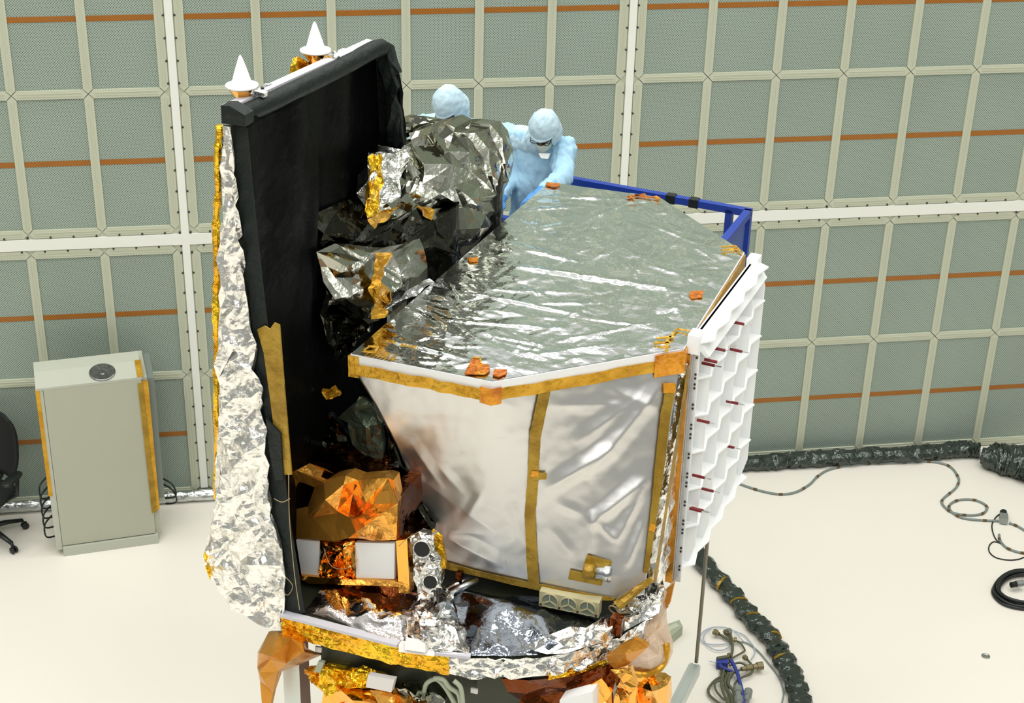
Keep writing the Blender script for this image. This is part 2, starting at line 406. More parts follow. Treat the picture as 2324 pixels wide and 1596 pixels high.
# ------------------------------------------------------------------ spacecraft
SP = thing('spacecraft', 'large spacecraft wrapped in silver, gold and black foil on its stand', 'spacecraft', tuple(O), RZ)
ZT = 4.70
HEX = [(0, 0), (.7246, .0459), (1.4213, .7621), (1.3571, 1.9989), (.6762, 2.5428), (0, 2.466)]      # (b, a)
def ring(poly, z): return [V(p[0], p[1], z) for p in poly]
def inset(poly, d):
    n = len(poly); out = []
    for i in range(n):
        p = V(*poly[i]); a = nrm(V(*poly[i - 1]) - p); b = nrm(V(*poly[(i + 1) % n]) - p); s = a + b
        sn = abs(a[0] * b[1] - a[1] * b[0]); out.append(tuple(p + s / max(sn, .3) * d))
    return out
# instrument body under the cover
BOT = [(.37, .20), (1.33, .27), (1.40, .42), (1.38, 1.9), (.70, 2.40), (.2, 2.36)]
mb = MB(); mb.loft(ring(inset(HEX, .03), ZT - .02), ring(inset(HEX, .03), ZT - .09)); mb.loft([V(.12, .30, ZT - .09), V(.7, .36, ZT - .09), V(1.22, .86, ZT - .09), V(1.33, 1.95, ZT - .09), V(.66, 2.48, ZT - .09), V(.06, 2.4, ZT - .09)], [V(.52, .50, 3.40), V(.85, .52, 3.40), V(1.2, .62, 3.40), V(1.32, 1.85, 3.40), V(.66, 2.3, 3.40), V(.3, 2.3, 3.40)]); mb.build('instrument_body', m_shroud, SP)
# cover plate with rim
cov = MB(); cov.loft(ring(HEX, ZT - .10), ring(HEX, ZT - .004)); cover = cov.build('top_cover', m_white, SP)
# film over it
random.seed(4); rng = random.Random(11)
hp = inset(HEX, .004); npts = []
y = .012
while y < 2.55:
    x = .012
    while x < 1.43:
        q = (x + rng.uniform(-.004, .004), y + rng.uniform(-.004, .004))
        if inside(q, inset(HEX, .016)): npts.append(q)
        x += .0115
    y += .0115
bd = []
for i in range(6):
    a, b = V(*hp[i]), V(*hp[(i + 1) % 6]); k = int(np.linalg.norm(b - a) / .03)
    bd += [tuple(a + (b - a) * t / k) for t in range(k)]
v2, T, og = tri2d(bd, npts)
P = np.array([(v[0], v[1], ZT) for v in v2]); pix = np.array([pj(p) for p in P])
segs = [(1120, 545, 1310, 592, 12, .010), (1140, 602, 1545, 662, 13, .018), (1150, 560, 1330, 600, 9, .010), (1010, 655, 1345, 722, 10, .012), (1000, 728, 1285, 748, 9, .010),
        (850, 735, 975, 800, 8, .010), (1300, 720, 1490, 745, 8, .009), (1375, 465, 1290, 610, 12, .008), (1420, 500, 1340, 640, 10, .007), (1480, 560, 1400, 690, 12, .008),
        (1245, 425, 1130, 560, 10, .006), (1160, 480, 1330, 470, 8, .007), (1200, 445, 1420, 455, 8, .006), (1450, 500, 1620, 570, 10, .008), (870, 770, 1080, 822, 10, .010),
        (960, 700, 1100, 780, 10, .010), (1250, 780, 1500, 730, 9, .009), (1400, 780, 1210, 810, 8, .008), (1500, 640, 1560, 745, 9, .007), (1580, 600, 1500, 760, 8, .006),
        (920, 640, 1060, 700, 18, .010), (1000, 620, 1060, 720, 14, .010), (900, 690, 1000, 740, 14, .009), (1100, 760, 1250, 790, 8, .008), (1180, 690, 1380, 690, 8, .007)]
segs = [(a, b, c, d, w * .62, h_ * .75) for a, b, c, d, w, h_ in segs]
for i in range(420):
    cx, cy = rng.uniform(800, 1680), rng.uniform(420, 850); t = rng.gauss(.2, .6) if rng.random() < .6 else rng.uniform(0, PI); L = rng.uniform(10, 70)
    segs.append((cx - L * math.cos(t), cy - L * math.sin(t) * .6, cx + L * math.cos(t), cy + L * math.sin(t) * .6, rng.uniform(3.5, 9), rng.choice((-1, 1, 1)) * rng.uniform(.0014, .005)))
h = ridges(pix, segs)
eb = np.array([min(1, min(np.linalg.norm(V(*q) - p[:2]) for q in bd[::3]) / .12) for p in P])
P[:, 2] += h * (.25 + .75 * eb) + .003 * eb
mb = MB(); mb.add(P, T); film = mb.build('cover_film', m_film, cover, smooth=True, label='wrinkled clear film over the silver top cover')
# amber tape round the rim (front edges) and corners
def edge_tape(i, j, z0, z1, out, name, mat, t0=0, t1=1, parent=None):
    a, b = V(*HEX[i]), V(*HEX[j]); d = nrm(b - a); n = V(d[1], -d[0]); mb = MB()
    k = 14; rr = random.Random(i * 7 + j); prev = None
    A0 = []; A1 = []
    for s in range(k + 1):
        q = a + (b - a) * (t0 + (t1 - t0) * s / k) + n * (out + rr.uniform(0, .004)); w = rr.uniform(-.004, .004)
        A0.append((q[0], q[1], z0 + w)); A1.append((q[0], q[1], z1 + w))
    mb.sheet(np.array([A0, A1])); o = mb.build(name, mat, parent or cover); md = o.modifiers.new('s', 'SOLIDIFY'); md.thickness = .004; return o
edge_tape(0, 1, ZT - .105, ZT - .045, .004, 'edge_tape', m_gold); edge_tape(1, 2, ZT - .105, ZT - .045, .004, 'edge_tape', m_gold)
edge_tape(2, 3, ZT - .10, ZT - .012, .006, 'edge_tape', m_gold)
edge_tape(3, 4, ZT - .10, ZT - .03, .004, 'edge_tape', m_gold2); edge_tape(4, 5, ZT - .10, ZT - .03, .004, 'edge_tape', m_gold2)
def corner_tape(i, w0, w1, z0, z1, mat):
    p = V(*HEX[i]); a = nrm(V(*HEX[i - 1]) - p); b = nrm(V(*HEX[(i + 1) % 6]) - p); cen = V(.7, 1.25)
    o_ = nrm(p - cen) * .009; mb = MB()
    L = [p + a * w0 + o_, p + o_ * 1.6, p + b * w1 + o_]
    mb.sheet(np.array([[(q[0], q[1], z0 + rng.uniform(-.006, .006)) for q in L], [(q[0], q[1], z1) for q in L]]))
    o = mb.build('corner_tape', mat, cover); md = o.modifiers.new('s', 'SOLIDIFY'); md.thickness = .004
corner_tape(0, .03, .05, ZT - .125, ZT - .006, m_gold); corner_tape(1, .06, .05, ZT - .125, ZT - .035, m_orange); corner_tape(2, .16, .07, ZT - .13, ZT - .01, m_orange)
def top_patch(pxs, mat, name='tape_patch', lift=.012):
    q = [pz(x, y, ZT + lift) for x, y in pxs]; mb = MB(); mb.prism(q, (0, 0, -.006)); return mb.build(name, mat, cover)
def px_bar(x0, y0, x1, y1, w, mat, lift=.013):
    a = pz(x0, y0, ZT + lift); b = pz(x1, y1, ZT + lift); mb = MB(); mb.bar(a, b, w, .005); mb.build('tape_patch', mat, cover)
top_patch([(1073, 812), (1082, 812), (1095, 825), (1110, 828), (1112, 842), (1100, 848), (1054, 848), (1062, 830)], m_orange)
top_patch([(1122, 838), (1152, 838), (1148, 848), (1132, 855), (1118, 850)], m_orange)
top_patch([(1567, 661), (1597, 659), (1594, 674), (1570, 677), (1563, 670)], m_orange)
top_patch([(1060, 585), (1086, 584), (1084, 592), (1066, 594)], m_orange)
top_patch([(1240, 413), (1272, 416), (1270, 421), (1256, 424), (1238, 420)], m_orange)
for b_ in ((1423, 447, 1465, 441, .02), (1440, 443, 1480, 449, .022), (1485, 446, 1496, 452, .03), (1425, 447, 1440, 451, .012)): px_bar(*b_, m_orange)
for b_ in ((1637, 561, 1668, 558, .012), (1640, 568, 1672, 563, .012), (1668, 558, 1682, 572, .012), (1490, 768, 1530, 764, .012), (1483, 780, 1522, 778, .012), (1520, 766, 1538, 746, .011),
           (1538, 746, 1566, 752, .011), (1515, 768, 1512, 800, .016), (835, 786, 858, 787, .010), (822, 797, 850, 800, .012), (838, 787, 822, 798, .008), (858, 787, 850, 800, .008), (1073, 812, 1092, 812, .008), (1090, 812, 1092, 826, .008)): px_bar(*b_, m_gold)
st = MB()
for k in range(9):
    q = pz(817 + k * 8, 804 + k * 2, ZT + .009); st.bar(q, q + V(.006, .02, 0), .004, .003)
st.build('stitching', m_bolt, cover)

# front shroud: blanket hanging from the front edges of the cover, pulled in at the bottom
def poly_at(pts, t):
    pts = [V(*p) for p in pts]; L = np.cumsum([0] + [np.linalg.norm(b - a) for a, b in zip(pts, pts[1:])]); s = t * L[-1]
    i = min(max(int(np.searchsorted(L, s) - 1), 0), len(pts) - 2); f = (s - L[i]) / (L[i + 1] - L[i]); return pts[i] * (1 - f) + pts[i + 1] * f
ins = .012
SA = [(0 + .01, ins, ZT - .085), (.72, .0459 + ins, ZT - .085), (1.405, .765, ZT - .085)]
zb = 3.5
EXTRA = 1
SB = [pz(985, 1282, zb + .0), pz(1210, 1336, zb), pz(1398, 1374, zb), pz(1462, 1350, zb + .02)]
NU, NV = 130, 120
G0 = np.zeros((NU, NV, 3))
for i in range(NU):
    u = i / (NU - 1); a = poly_at(SA, u); b = poly_at(SB, u)
    for j in range(NV):
        v = j / (NV - 1); p = a * (1 - v) + b * v
        p = p + V(.0, 1, 0) * .02 * math.sin(v * PI) * (1 - u) ** 3 + V(1, .0, 0) * .06 * math.sin(v * PI) * (1 - u) ** 5   # hollow left edge
        p = p + V(-.4, .6, 0) * .04 * math.sin(v * PI) * math.exp(-((u - .42) / .2) ** 2)
        G0[i, j] = p
def sheet_norm(Gd):
    du = np.gradient(Gd, axis=0); dv = np.gradient(Gd, axis=1); n = np.cross(du, dv); return n / (np.linalg.norm(n, axis=2, keepdims=True) + 1e-9)
for j in range(NV):      # the blanket rounds off the corner of the cover the lower it hangs
    k = int(2 + 40 * min(1, (j / (NV - 1)) * 1.6)); pad = np.concatenate([np.repeat(G0[:1, j], k, 0) - (G0[1:k + 1, j][::-1] - G0[:1, j]), G0[:, j], 2 * G0[-1:, j] - G0[-k - 1:-1, j][::-1]]) if k else G0[:, j]
    pad[:k] = 2 * G0[0, j] - G0[1:k + 1, j][::-1]
    ker = np.hanning(2 * k + 3)[1:-1]; ker /= ker.sum(); G0[:, j] = np.array([np.convolve(pad[:, c], ker, 'valid') for c in range(3)]).T
n0 = sheet_norm(G0); 
if n0[60, 60][1] > 0: n0 = -n0
pix = np.array([pj(p) for p in G0.reshape(-1, 3)])
fold = [(1505, 868, 1320, 1090, 34, .05), (1450, 900, 1300, 1010, 30, .03), (1395, 1010, 1230, 1115, 30, .045), (1465, 1085, 1330, 1195, 26, .05), (1345, 1150, 1335, 1275, 22, .04), (1460, 1100, 1395, 1235, 20, .04),
        (1400, 1230, 1350, 1180, 14, .02), (960, 1090, 1160, 1230, 40, .03), (1010, 1215, 1150, 1290, 28, .03), (1010, 1200, 1110, 1215, 18, .015), (1160, 1130, 1195, 1260, 22, .02), (990, 1050, 1050, 1120, 18, .015),
        (1240, 920, 1420, 915, 26, .02), (1250, 1020, 1180, 1160, 24, .012), (1080, 1000, 1180, 980, 30, .008), (930, 1000, 1000, 1100, 22, .02), (1250, 1200, 1300, 1260, 20, .015), (1260, 1140, 1330, 1170, 20, .015),
        (1380, 880, 1500, 930, 22, .02), (1100, 1110, 1060, 1170, 16, .012), (1130, 910, 1180, 930, 20, .01), (1420, 1290, 1460, 1180, 14, .03), (1300, 1290, 1420, 1310, 20, .012)]
hh = ridges(pix, fold) * FOLD
for k in range(len(pix)): hh[k] += .0035 * noise.noise(Vector((pix[k][0] / 60, pix[k][1] / 60, 3))) + .002 * noise.noise(Vector((pix[k][0] / 25, pix[k][1] / 25, 9)))
G1 = G0 + n0 * hh.reshape(NU, NV)[..., None]
mb = MB(); mb.sheet(G1); shroud = mb.build('front_shroud', m_shroud, SP, smooth=True); md = shroud.modifiers.new('s', 'SOLIDIFY'); md.thickness = .004
G1pix = np.array([pj(p) for p in G1.reshape(-1, 3)]); G1f = G1.reshape(-1, 3); n1 = sheet_norm(G1).reshape(-1, 3); n1 *= np.sign(-(n1[:, 1:2]))
def on_shroud(x, y, lift=.008):
    d = np.linalg.norm(G1pix - V(x, y), axis=1); k = np.argsort(d)[:5]; w = 1 / (d[k] + .5) ** 2; w /= w.sum()
    return (G1f[k] * w[:, None]).sum(0) + n1[k[0]] * lift
def shroud_tape(path, wpx, mat, name='seam_tape', step=5, lift=.012, parent=None):
    pts = []; path = [V(*p) for p in path]
    for a, b in zip(path, path[1:]):
        k = max(1, int(np.linalg.norm(b - a) / step)); pts += [a + (b - a) * t / k for t in range(k)]
    pts.append(path[-1]); L = []; Rr = []
    for i, p in enumerate(pts):
        d = nrm(pts[min(i + 1, len(pts) - 1)] - pts[max(i - 1, 0)]); n = V(-d[1], d[0]) * wpx / 2
        L.append(on_shroud(*(p + n), lift)); Rr.append(on_shroud(*(p - n), lift))
    mb = MB(); mb.sheet(np.array([L, Rr])); o = mb.build(name, mat, parent or shroud); md = o.modifiers.new('s', 'SOLIDIFY'); md.thickness = .003; return o
shroud_tape([(1236, 880), (1224, 935), (1214, 985)], 26, m_gold2); shroud_tape([(1214, 975), (1210, 1080), (1203, 1170), (1207, 1250), (1213, 1330)], 25, m_gold2, lift=.011)
shroud_tape([(1000, 1281), (1090, 1306), (1200, 1330)], 22, m_gold2); shroud_tape([(1200, 1330), (1300, 1351), (1395, 1368)], 24, m_gold2)
shroud_tape([(986, 1215), (993, 1270)], 26, m_gold)
shroud_tape([(1522, 870), (1508, 940), (1497, 1040), (1484, 1180), (1470, 1300)], 22, m_gold2); shroud_tape([(1503, 880), (1530, 880)], 22, m_orange, 'tape_patch', lift=.013)
shroud_tape([(1208, 1078), (1240, 1078)], 16, m_gold2, 'tape_patch', lift=.015); shroud_tape([(1206, 1072), (1222, 1074)], 12, m_orange, 'tape_patch', lift=.018)
shroud_tape([(1473, 1195), (1489, 1200)], 16, m_orange, 'tape_patch', lift=.014)
shroud_tape([(1292, 1302), (1368, 1318)], 22, m_gold2, 'tape_patch', lift=.012); shroud_tape([(1330, 1270), (1385, 1285)], 26, m_gold2, 'tape_patch', lift=.012)
# small polished fitting low on the shroud
c0 = on_shroud(1325, 1290, .03); c1 = on_shroud(1385, 1300, .035); mb = MB(); mb.tube([c0, c0 * .3 + c1 * .7, c0 * .25 + c1 * .75, c1], [.034, .034, .042, .042], 16); fit = mb.build('sensor_tube', m_steel, SP, smooth=True)
mb = MB(); mb.tube([c0 * 1.02 - c1 * .02, c0 * .6 + c1 * .4], [.039, .040], 14); mb.build('tape_wrap', m_gold2, fit, smooth=True)

relief([(1392, 1366, 1.36), (1408, 1386, 1.36), (1450, 1348, 1.40), (1484, 1320, 1.43), (1478, 1308, 1.43), (1440, 1332, 1.40)], [], lambda x, y, d: pz(x, y, 3.5 + .12 * (1386 - y) / 70), 71, 4, 1, .08, .01, .01).build('corner_tape', m_gold2, SP)
relief([(1400, 1385, .04), (1440, 1360, .05), (1482, 1322, .1), (1508, 1332, .05), (1480, 1372, .03), (1440, 1398, .03)], [], lambda x, y, d: pz(x, y, 3.41 + d), 72, 10, 2, .14, .02, .02).build('silver_blanket', m_silver, SP)
# side strip between shroud and radiator: crinkled silver, gold tape, dark seam
side = [pb(1553, 830, 1.42), pb(1540, 900, 1.42)]
sv = MB(); A = []
for k in range(26):
    t = k / 25; z = ZT - .10 - t * 1.2; rr = random.Random(k)
    row = [(1.405 + rr.uniform(-.012, .012) + .0 * t, .765 - .36 * t + .02, z), (1.425 + rr.uniform(0, .012), .80 - .2 * t, z), (1.415 + rr.uniform(-.012, .012), .80 - .05 * t, z), (1.42, .90, z)]
    A.append(row)
sv.sheet(np.array(A)); sv.build('side_blanket', m_silver, SP)
mb = MB(); A = []
for k in range(20):
    t = k / 19; z = ZT - .11 - t * 1.18; rr = random.Random(k + 50); A.append([(1.436, .79 - .33 * t - .0 + rr.uniform(-.006, .006), z), (1.442, .835 - .33 * t + rr.uniform(-.006, .006), z)])
mb.sheet(np.array(A)); mb.build('seam_tape', m_gold2, SP)
mb = MB(); mb.box(1.40, .815, 3.28, 1.45, .835, ZT - .06); mb.build('radiator_seal', m_brown, SP)

# white gridded radiator
RB = 1.452; A0, A1r, ZL, ZH = .815, 1.86, 3.30, 4.755
rad = thing('radiator_panel', '', 'panel'); del rad['label']; del rad['category']; rad.parent = SP
mb = MB(); mb.box(RB - .012, A0, ZL, RB, A1r, ZH - .03)
for k in range(14):
    z = ZL + .08 + k * .095 + .02 * (k % 3); mb.lathe([(.006, 0), (.006, .004)], (RB + .022, A0 - .002, z), (0, -1, 0), 8, 1); mb.lathe([(.006, 0), (.006, .004)], (RB + .022, A0 - .002, z + .022), (0, -1, 0), 8, 1)
mb.box(RB - .002, A0, ZL, RB + .034, A0 + .008, ZH - .1)
mb.build('face_sheet', [m_whited, m_bolt], rad)
ncol, dep_ = 4, .085
mb = MB()
for k in range(ncol + 1):
    a = A0 + .07 + (A1r - A0 - .09) * k / ncol
    mb.prism([(RB, a, ZL + .02), (RB + .05, a, ZL + .10), (RB + .075, a, ZL + .2), (RB + .075, a, ZH - .16), (RB + .05, a, ZH - .08), (RB, a, ZH - .05)], (0, .007, 0))
    mb.bar((RB + .003, a - .03, ZL + .03), (RB + .003, a - .03, ZH - .06), .004, .004, (0, 1, 0), 1)
mb.build('upright_rib', [m_whited, m_cable], rad)
ac = [A0 + .07 + (A1r - A0 - .09) * k / ncol for k in range(ncol + 1)]
for r, yy in enumerate((800, 883, 971, 1056, 1142, 1229, 1322)):
    z = pb(1560 - (yy - 800) * .09, yy, RB)[2]; mb = MB()
    prof = [(RB, A0, z), (RB + .02, A0, z)]
    for k, a in enumerate(ac):
        prof.append((RB + dep_, a, z))
        if k < ncol: prof.append((RB + dep_ * .72, (a + ac[k + 1]) / 2, z))
    prof.append((RB, A1r + .03, z)); mb.prism(prof, (0, 0, .008)); mb.build('cross_rib', m_whited, rad)
mb = MB(); mb.prism([(RB - .02, A0 + .03, ZH - .03), (RB + .012, A0 + .03, ZH - .03), (RB + .075, A0 + .03, ZH - .12), (RB + .06, A0 + .03, ZH - .13), (RB - .02, A0 + .03, ZH - .06)], (0, A1r - A0 - .02, 0))
for a in (A0 - .015, A1r - .06): mb.box(RB - .03, a, ZH - .10, RB + .03, a + .085, ZH)
mb.box(RB, A0, ZL, RB + .03, A0 + .012, ZH - .1)
mb.build('rim', m_whited, rad)
for (x, y) in ((1565, 882), (1582, 843), (1646, 724), (1626, 762), (1690, 655), (1678, 797), (1669, 915), (1660, 1015), (1555, 1030), (1613, 1114), (1590, 1158), (1553, 1212), (1540, 1165)):
    q = pb(x, y, RB + dep_ + .01); q[1] = min(max(q[1], A0 + .012), A1r - .01); mb = MB(); mb.tube([q - V(.03, 0, 0), q + V(.015, 0, 0)], .008, 8); q[2] = min(q[2], ZH - .15); mb = MB(); mb.tube([q - V(.05, 0, 0), q + V(.015, 0, 0)], .008, 8); mb.tube([q + V(.015, 0, 0), q + V(.05, 0, 0)], .003, 6, mi=1); mb.build('red_pin', [m_red, m_steel], rad)

# deck
ZD = 3.40
DK = [tuple(pz(x, y, ZD)[:2]) for x, y in ((640, 1391), (906, 1458), (1071, 1487), (1160, 1490), (1245, 1482), (1330, 1465), (1400, 1440), (1450, 1412), (1490, 1372), (1511, 1338))]
DECK = DK + [(1.25, 1.0), (1.1, 1.7), (.6, 2.3), (-.3, 2.3), (-.42, .6)]
mb = MB(); mb.loft(ring(DECK, ZD - .12), ring(DECK, ZD - .01)); deck = mb.build('deck', m_beam, SP)
def skirt(pts, z0, z1, out, name, mat, seed, jit, n=1, bulge=0):
    """band hung on the deck edge"""
    rr = random.Random(seed); pts = [V(*p) for p in pts]; path = []
    for a, b in zip(pts, pts[1:]):
        k = max(1, int(np.linalg.norm(b - a) / .035)); path += [a + (b - a) * t / k for t in range(k)]
    path.append(pts[-1]); rows = 6; A = np.zeros((len(path), rows, 3)); c = V(.6, 1.2)
    for i, p in enumerate(path):
        d = nrm(path[min(i + 1, len(path) - 1)] - path[max(i - 1, 0)]); nn = V(d[1], -d[0])
        if nn @ (p - c) < 0: nn = -nn
        for j in range(rows):
            t = j / (rows - 1); o_ = out + bulge * math.sin(t * PI) + (rr.gauss(0, jit)); q = p + nn * o_
            A[i, j] = (q[0], q[1], z0 + (z1 - z0) * t + (rr.gauss(0, jit * .6) if 0 < j < rows - 1 else rr.gauss(0, jit * .35)))
    mb = MB()
    for i in range(len(path) - 1):
        for j in range(rows - 1):
            q = [A[i, j], A[i + 1, j], A[i + 1, j + 1], A[i, j + 1]]
            if rr.random() < .5: mb.add(q, [[0, 1, 2], [0, 2, 3]])
            else: mb.add(q, [[0, 1, 3], [1, 2, 3]])
    bm = mb; o = bm.build(name, mat, deck, fix=False); md = o.modifiers.new('s', 'SOLIDIFY'); md.thickness = .005; return o
skirt(DK[:2] + [tuple(V(*DK[1]) * .3 + V(*DK[2]) * .7)], ZD - .135, ZD - .02, .012, 'gold_skirt', m_yellow, 3, .004)
skirt([tuple(V(*DK[1]) * .3 + V(*DK[2]) * .7), DK[2]] + DK[3:], ZD - .13, ZD - .01, .012, 'silver_skirt', m_silver, 4, .009)
skirt(DK[4:], ZD - .16, ZD - .125, .01, 'gold_edge', m_yellow, 5, .004)
def strip_bar(p, q, name, mat, w=.045, h=.016): mb = MB(); mb.bar(p, q, w, h); return mb.build(name, mat, deck)
strip_bar(pz(640, 1393, ZD), pz(905, 1462, ZD), 'edge_strip', m_lav); strip_bar(pz(990, 1481, ZD + .005), pz(1068, 1490, ZD + .005), 'edge_strip', m_lav, .03)
mb = MB(); q = [pz(905, 1462, ZD + .02), pz(985, 1475, ZD + .02), pz(985, 1490, ZD - .0), pz(905, 1480, ZD - .0)]; mb.prism(q, (0, .03, 0)); mb.build('white_tab', m_whiteblk, deck)
mb = MB(); q = [pz(920, 1455, ZD + .05), pz(965, 1462, ZD + .05), pz(965, 1482, ZD + .02), pz(918, 1475, ZD + .02)]; mb.prism(q, (0, .03, .0)); mb.build('white_tab', m_whiteblk, deck)
# crinkled blankets on the deck
dz = lambda x, y, z: pz(x, y, z)
relief([(690, 1388, ZD + .0), (720, 1350, ZD + .06), (745, 1315, ZD + .02), (930, 1330, ZD + .02), (960, 1400, ZD + .03), (990, 1470, ZD + .0), (905, 1458, ZD), (800, 1425, ZD)],
       [(750, 1380, ZD + .05), (830, 1360, ZD + .09), (870, 1345, ZD + .03), (905, 1400, ZD + .08), (790, 1400, ZD + .03)], dz, 5, 5, 2, .05, .02).build('rose_reflection_blanket', m_pinkf, deck, smooth=True, fix=False)
relief([(930, 1345, ZD + .03), (1010, 1330, ZD + .02), (1060, 1420, ZD + .02), (1065, 1488, ZD), (985, 1476, ZD + .02), (925, 1440, ZD + .03)], [(960, 1390, ZD + .09), (1000, 1420, ZD + .07), (1020, 1460, ZD + .03), (980, 1440, ZD + .1)], dz, 6, 10, 2, .10, .03).build('silver_blanket', m_silver, deck, fix=False)
relief([(1000, 1330, ZD + .01), (1210, 1352, ZD + .0), (1365, 1400, ZD + .01), (1400, 1395, ZD + .01), (1380, 1438, ZD + .0), (1330, 1466, ZD), (1245, 1482, ZD), (1160, 1490, ZD), (1068, 1488, ZD), (1045, 1420, ZD + .02)],
       [(1140, 1370, ZD + .10), (1100, 1420, ZD + .06), (1220, 1400, ZD + .08), (1180, 1450, ZD + .02), (1250, 1460, ZD + .04), (1280, 1420, ZD + .02), (1070, 1370, ZD + .04)], dz, 7, 8, 2, .04, .02).build('deck_blanket', m_deckfilm, deck, smooth=True, fix=False)
relief([(1190, 1470, ZD + .03), (1250, 1440, ZD + .06), (1330, 1425, ZD + .06), (1400, 1405, ZD + .05), (1455, 1380, ZD + .05), (1506, 1330, ZD + .06), (1512, 1345, ZD), (1450, 1415, ZD - .0), (1400, 1442, ZD), (1330, 1468, ZD), (1240, 1485, ZD)],
       [(1300, 1445, ZD + .08), (1390, 1425, ZD + .07), (1450, 1395, ZD + .06)], dz, 8, 14, 1, .12, .03).build('silver_blanket', m_silver, deck, fix=False)

# fan box on the deck below the shroud
fo_ = pz(1223, 1375, ZD + .04); fx = pz(1358, 1403, ZD + .04); uu = nrm(fx - fo_); ww = np.linalg.norm(fx - fo_); zz = .088; dd = V(-uu[1], uu[0], 0)
if dd[1] < 0: dd = -dd
fan = thing('fan_unit', '', 'x'); del fan['label']; del fan['category']; fan.parent = SP
mb = MB(); hd = dd * .06
mb.bar(fo_ + uu * ww * .5 + dd * .05 - V(0, 0, .075), fo_ + uu * ww * .5 + dd * .05 + V(0, 0, .01), .30, .03, (0, 1, 0), 1)
mb.prism([fo_, fx, fx + V(0, 0, zz), fo_ + V(0, 0, zz)], hd); mb.build('housing', [m_fan, m_dark], fan)
for k in range(3):
    c = fo_ + uu * ww * (.185 + .315 * k) + V(0, 0, zz * .52); mb = MB(); mb.lathe([(.040, .0), (.040, .006)], c + dd * .004, -dd, 28); g = mb.build('fan_grille', m_fand, fan)
    mb = MB()
    for q in range(3):
        t = PI / 2 + q * 2 * PI / 3; e = c + (uu * math.cos(t) + V(0, 0, 1) * math.sin(t)) * .040; mb.bar(c - dd * .006, e - dd * .006, .006, .006, dd)
    mb.lathe([(.044, 0), (.044, .006), (.039, .008), (.039, 0)], c + dd * .001, -dd, 28); mb.build('spoke', m_fan, g)
mb = MB()
for k in range(4):
    c = fo_ + uu * ww * (.03 + .31 * k) + V(0, 0, .012 + .0); mb.lathe([(.006, 0), (.006, .005)], c, -dd, 8)
mb.build('screw', m_bolt, fan)
# wire loops and small amber bits by the fan box
mb = MB(); rr = random.Random(3)
for k in range(6):
    c = pz(1395 + k * 9, 1385 - k * 3, ZD + .07 + rr.uniform(0, .03)); t0 = rr.uniform(0, 6)
    mb.tube([c + V(math.cos(t) * .03, math.sin(t) * .012, math.sin(t + t0) * .03) for t in np.linspace(0, 5.5, 14)], .0035, 6)
mb.build('wire_loop', m_wire, SP, smooth=True)
q = pz(1396, 1436, ZD + .02); mb = MB(); mb.box(q[0] - .03, q[1], ZD, q[0] + .03, q[1] + .05, ZD + .10); mb.build('amber_block', m_copperd, SP)

# star tracker box with copper blanket and white radiators
ST = thing('star_tracker', '', 'x'); del ST['label']; del ST['category']; ST.parent = SP
AF = -.15
c_ = [pa(668, 1222, AF), pa(905, 1228, AF), pa(922, 1338, AF), pa(688, 1318, AF)]
xl, xr = -.262, .325; z0s, z1s = 3.44, 4.05
mb = MB(); mb.box(xl, AF + .01, ZD, xr, AF + .33, 4.06); mb.build('housing', m_copperd, ST)
def fpoly(pxs, a, th, name, mat, par): mb = MB(); mb.prism([pa(x, y, a) for x, y in pxs], (0, th, 0)); return mb.build(name, mat, par)
fpoly([(672, 1226), (725, 1229), (724, 1311), (684, 1304)], AF - .012, .03, 'radiator_plate', m_white, ST)
fpoly([(806, 1232), (896, 1234), (895, 1315), (808, 1312)], AF - .012, .03, 'radiator_plate', m_white, ST)
fpoly([(668, 1306), (726, 1311), (808, 1316), (900, 1321), (925, 1328), (924, 1345), (905, 1332), (700, 1325)], AF - .03, .04, 'frame_rail', m_copper, ST)
fpoly([(899, 1228), (924, 1224), (930, 1348), (905, 1346)], AF - .028, .05, 'frame_post', m_copper, ST)
relief([(726, 1226, AF - .01), (806, 1228, AF - .01), (808, 1316, AF - .01), (726, 1311, AF - .01)], [(765, 1260, AF - .06), (768, 1300, AF - .07), (745, 1270, AF), (785, 1280, AF)], pa, 3, 12, 2, .1, .02, .02).build('centre_foil', m_copper, ST)
relief([(655, 1075, AF - .02), (672, 1068, AF - .03), (738, 1090, AF), (785, 1080, AF - .01), (812, 1090, AF + .02), (880, 1085, AF + .03), (893, 1090, AF - .0), (903, 1142, AF - .03), (900, 1225, AF - .02), (850, 1228, AF - .03), (790, 1222, AF - .06), (758, 1230, AF - .05), (700, 1222, AF - .02), (660, 1222, AF), (660, 1150, AF + .02)],
       [(698, 1172, AF - 0.008), (738, 1135, AF - 0.085), (766, 1160, AF - 0.024), (765, 1165, AF - 0.015), (810, 1168, AF + 0.031), (795, 1175, AF - 0.062), (868, 1165, AF - 0.092), (846, 1145, AF - 0.015), (808, 1208, AF - 0.085), (710, 1175, AF - 0.015), (830, 1140, AF - 0.046), (700, 1115, AF + 0.039), (735, 1095, AF - 0.039), (780, 1100, AF - 0.062), (800, 1120, AF + 0.008)],
       pa, 9, 0, 1, .015, .03, .10).build('copper_blanket', m_copperb, ST)
mb = MB(); mb.tube(catmull([pa(735, 1245, AF - .08), pa(748, 1280, AF - .09), pa(770, 1292, AF - .1), pa(800, 1285, AF - .09), pa(812, 1270, AF - .05)], 5), .0018, 6)
mb.tube(catmull([pa(905, 1240, AF - .06), pa(925, 1222, AF - .08), pa(950, 1208, AF - .06)], 5), .0018, 6); mb.build('thin_wire', m_wire, ST, smooth=True)
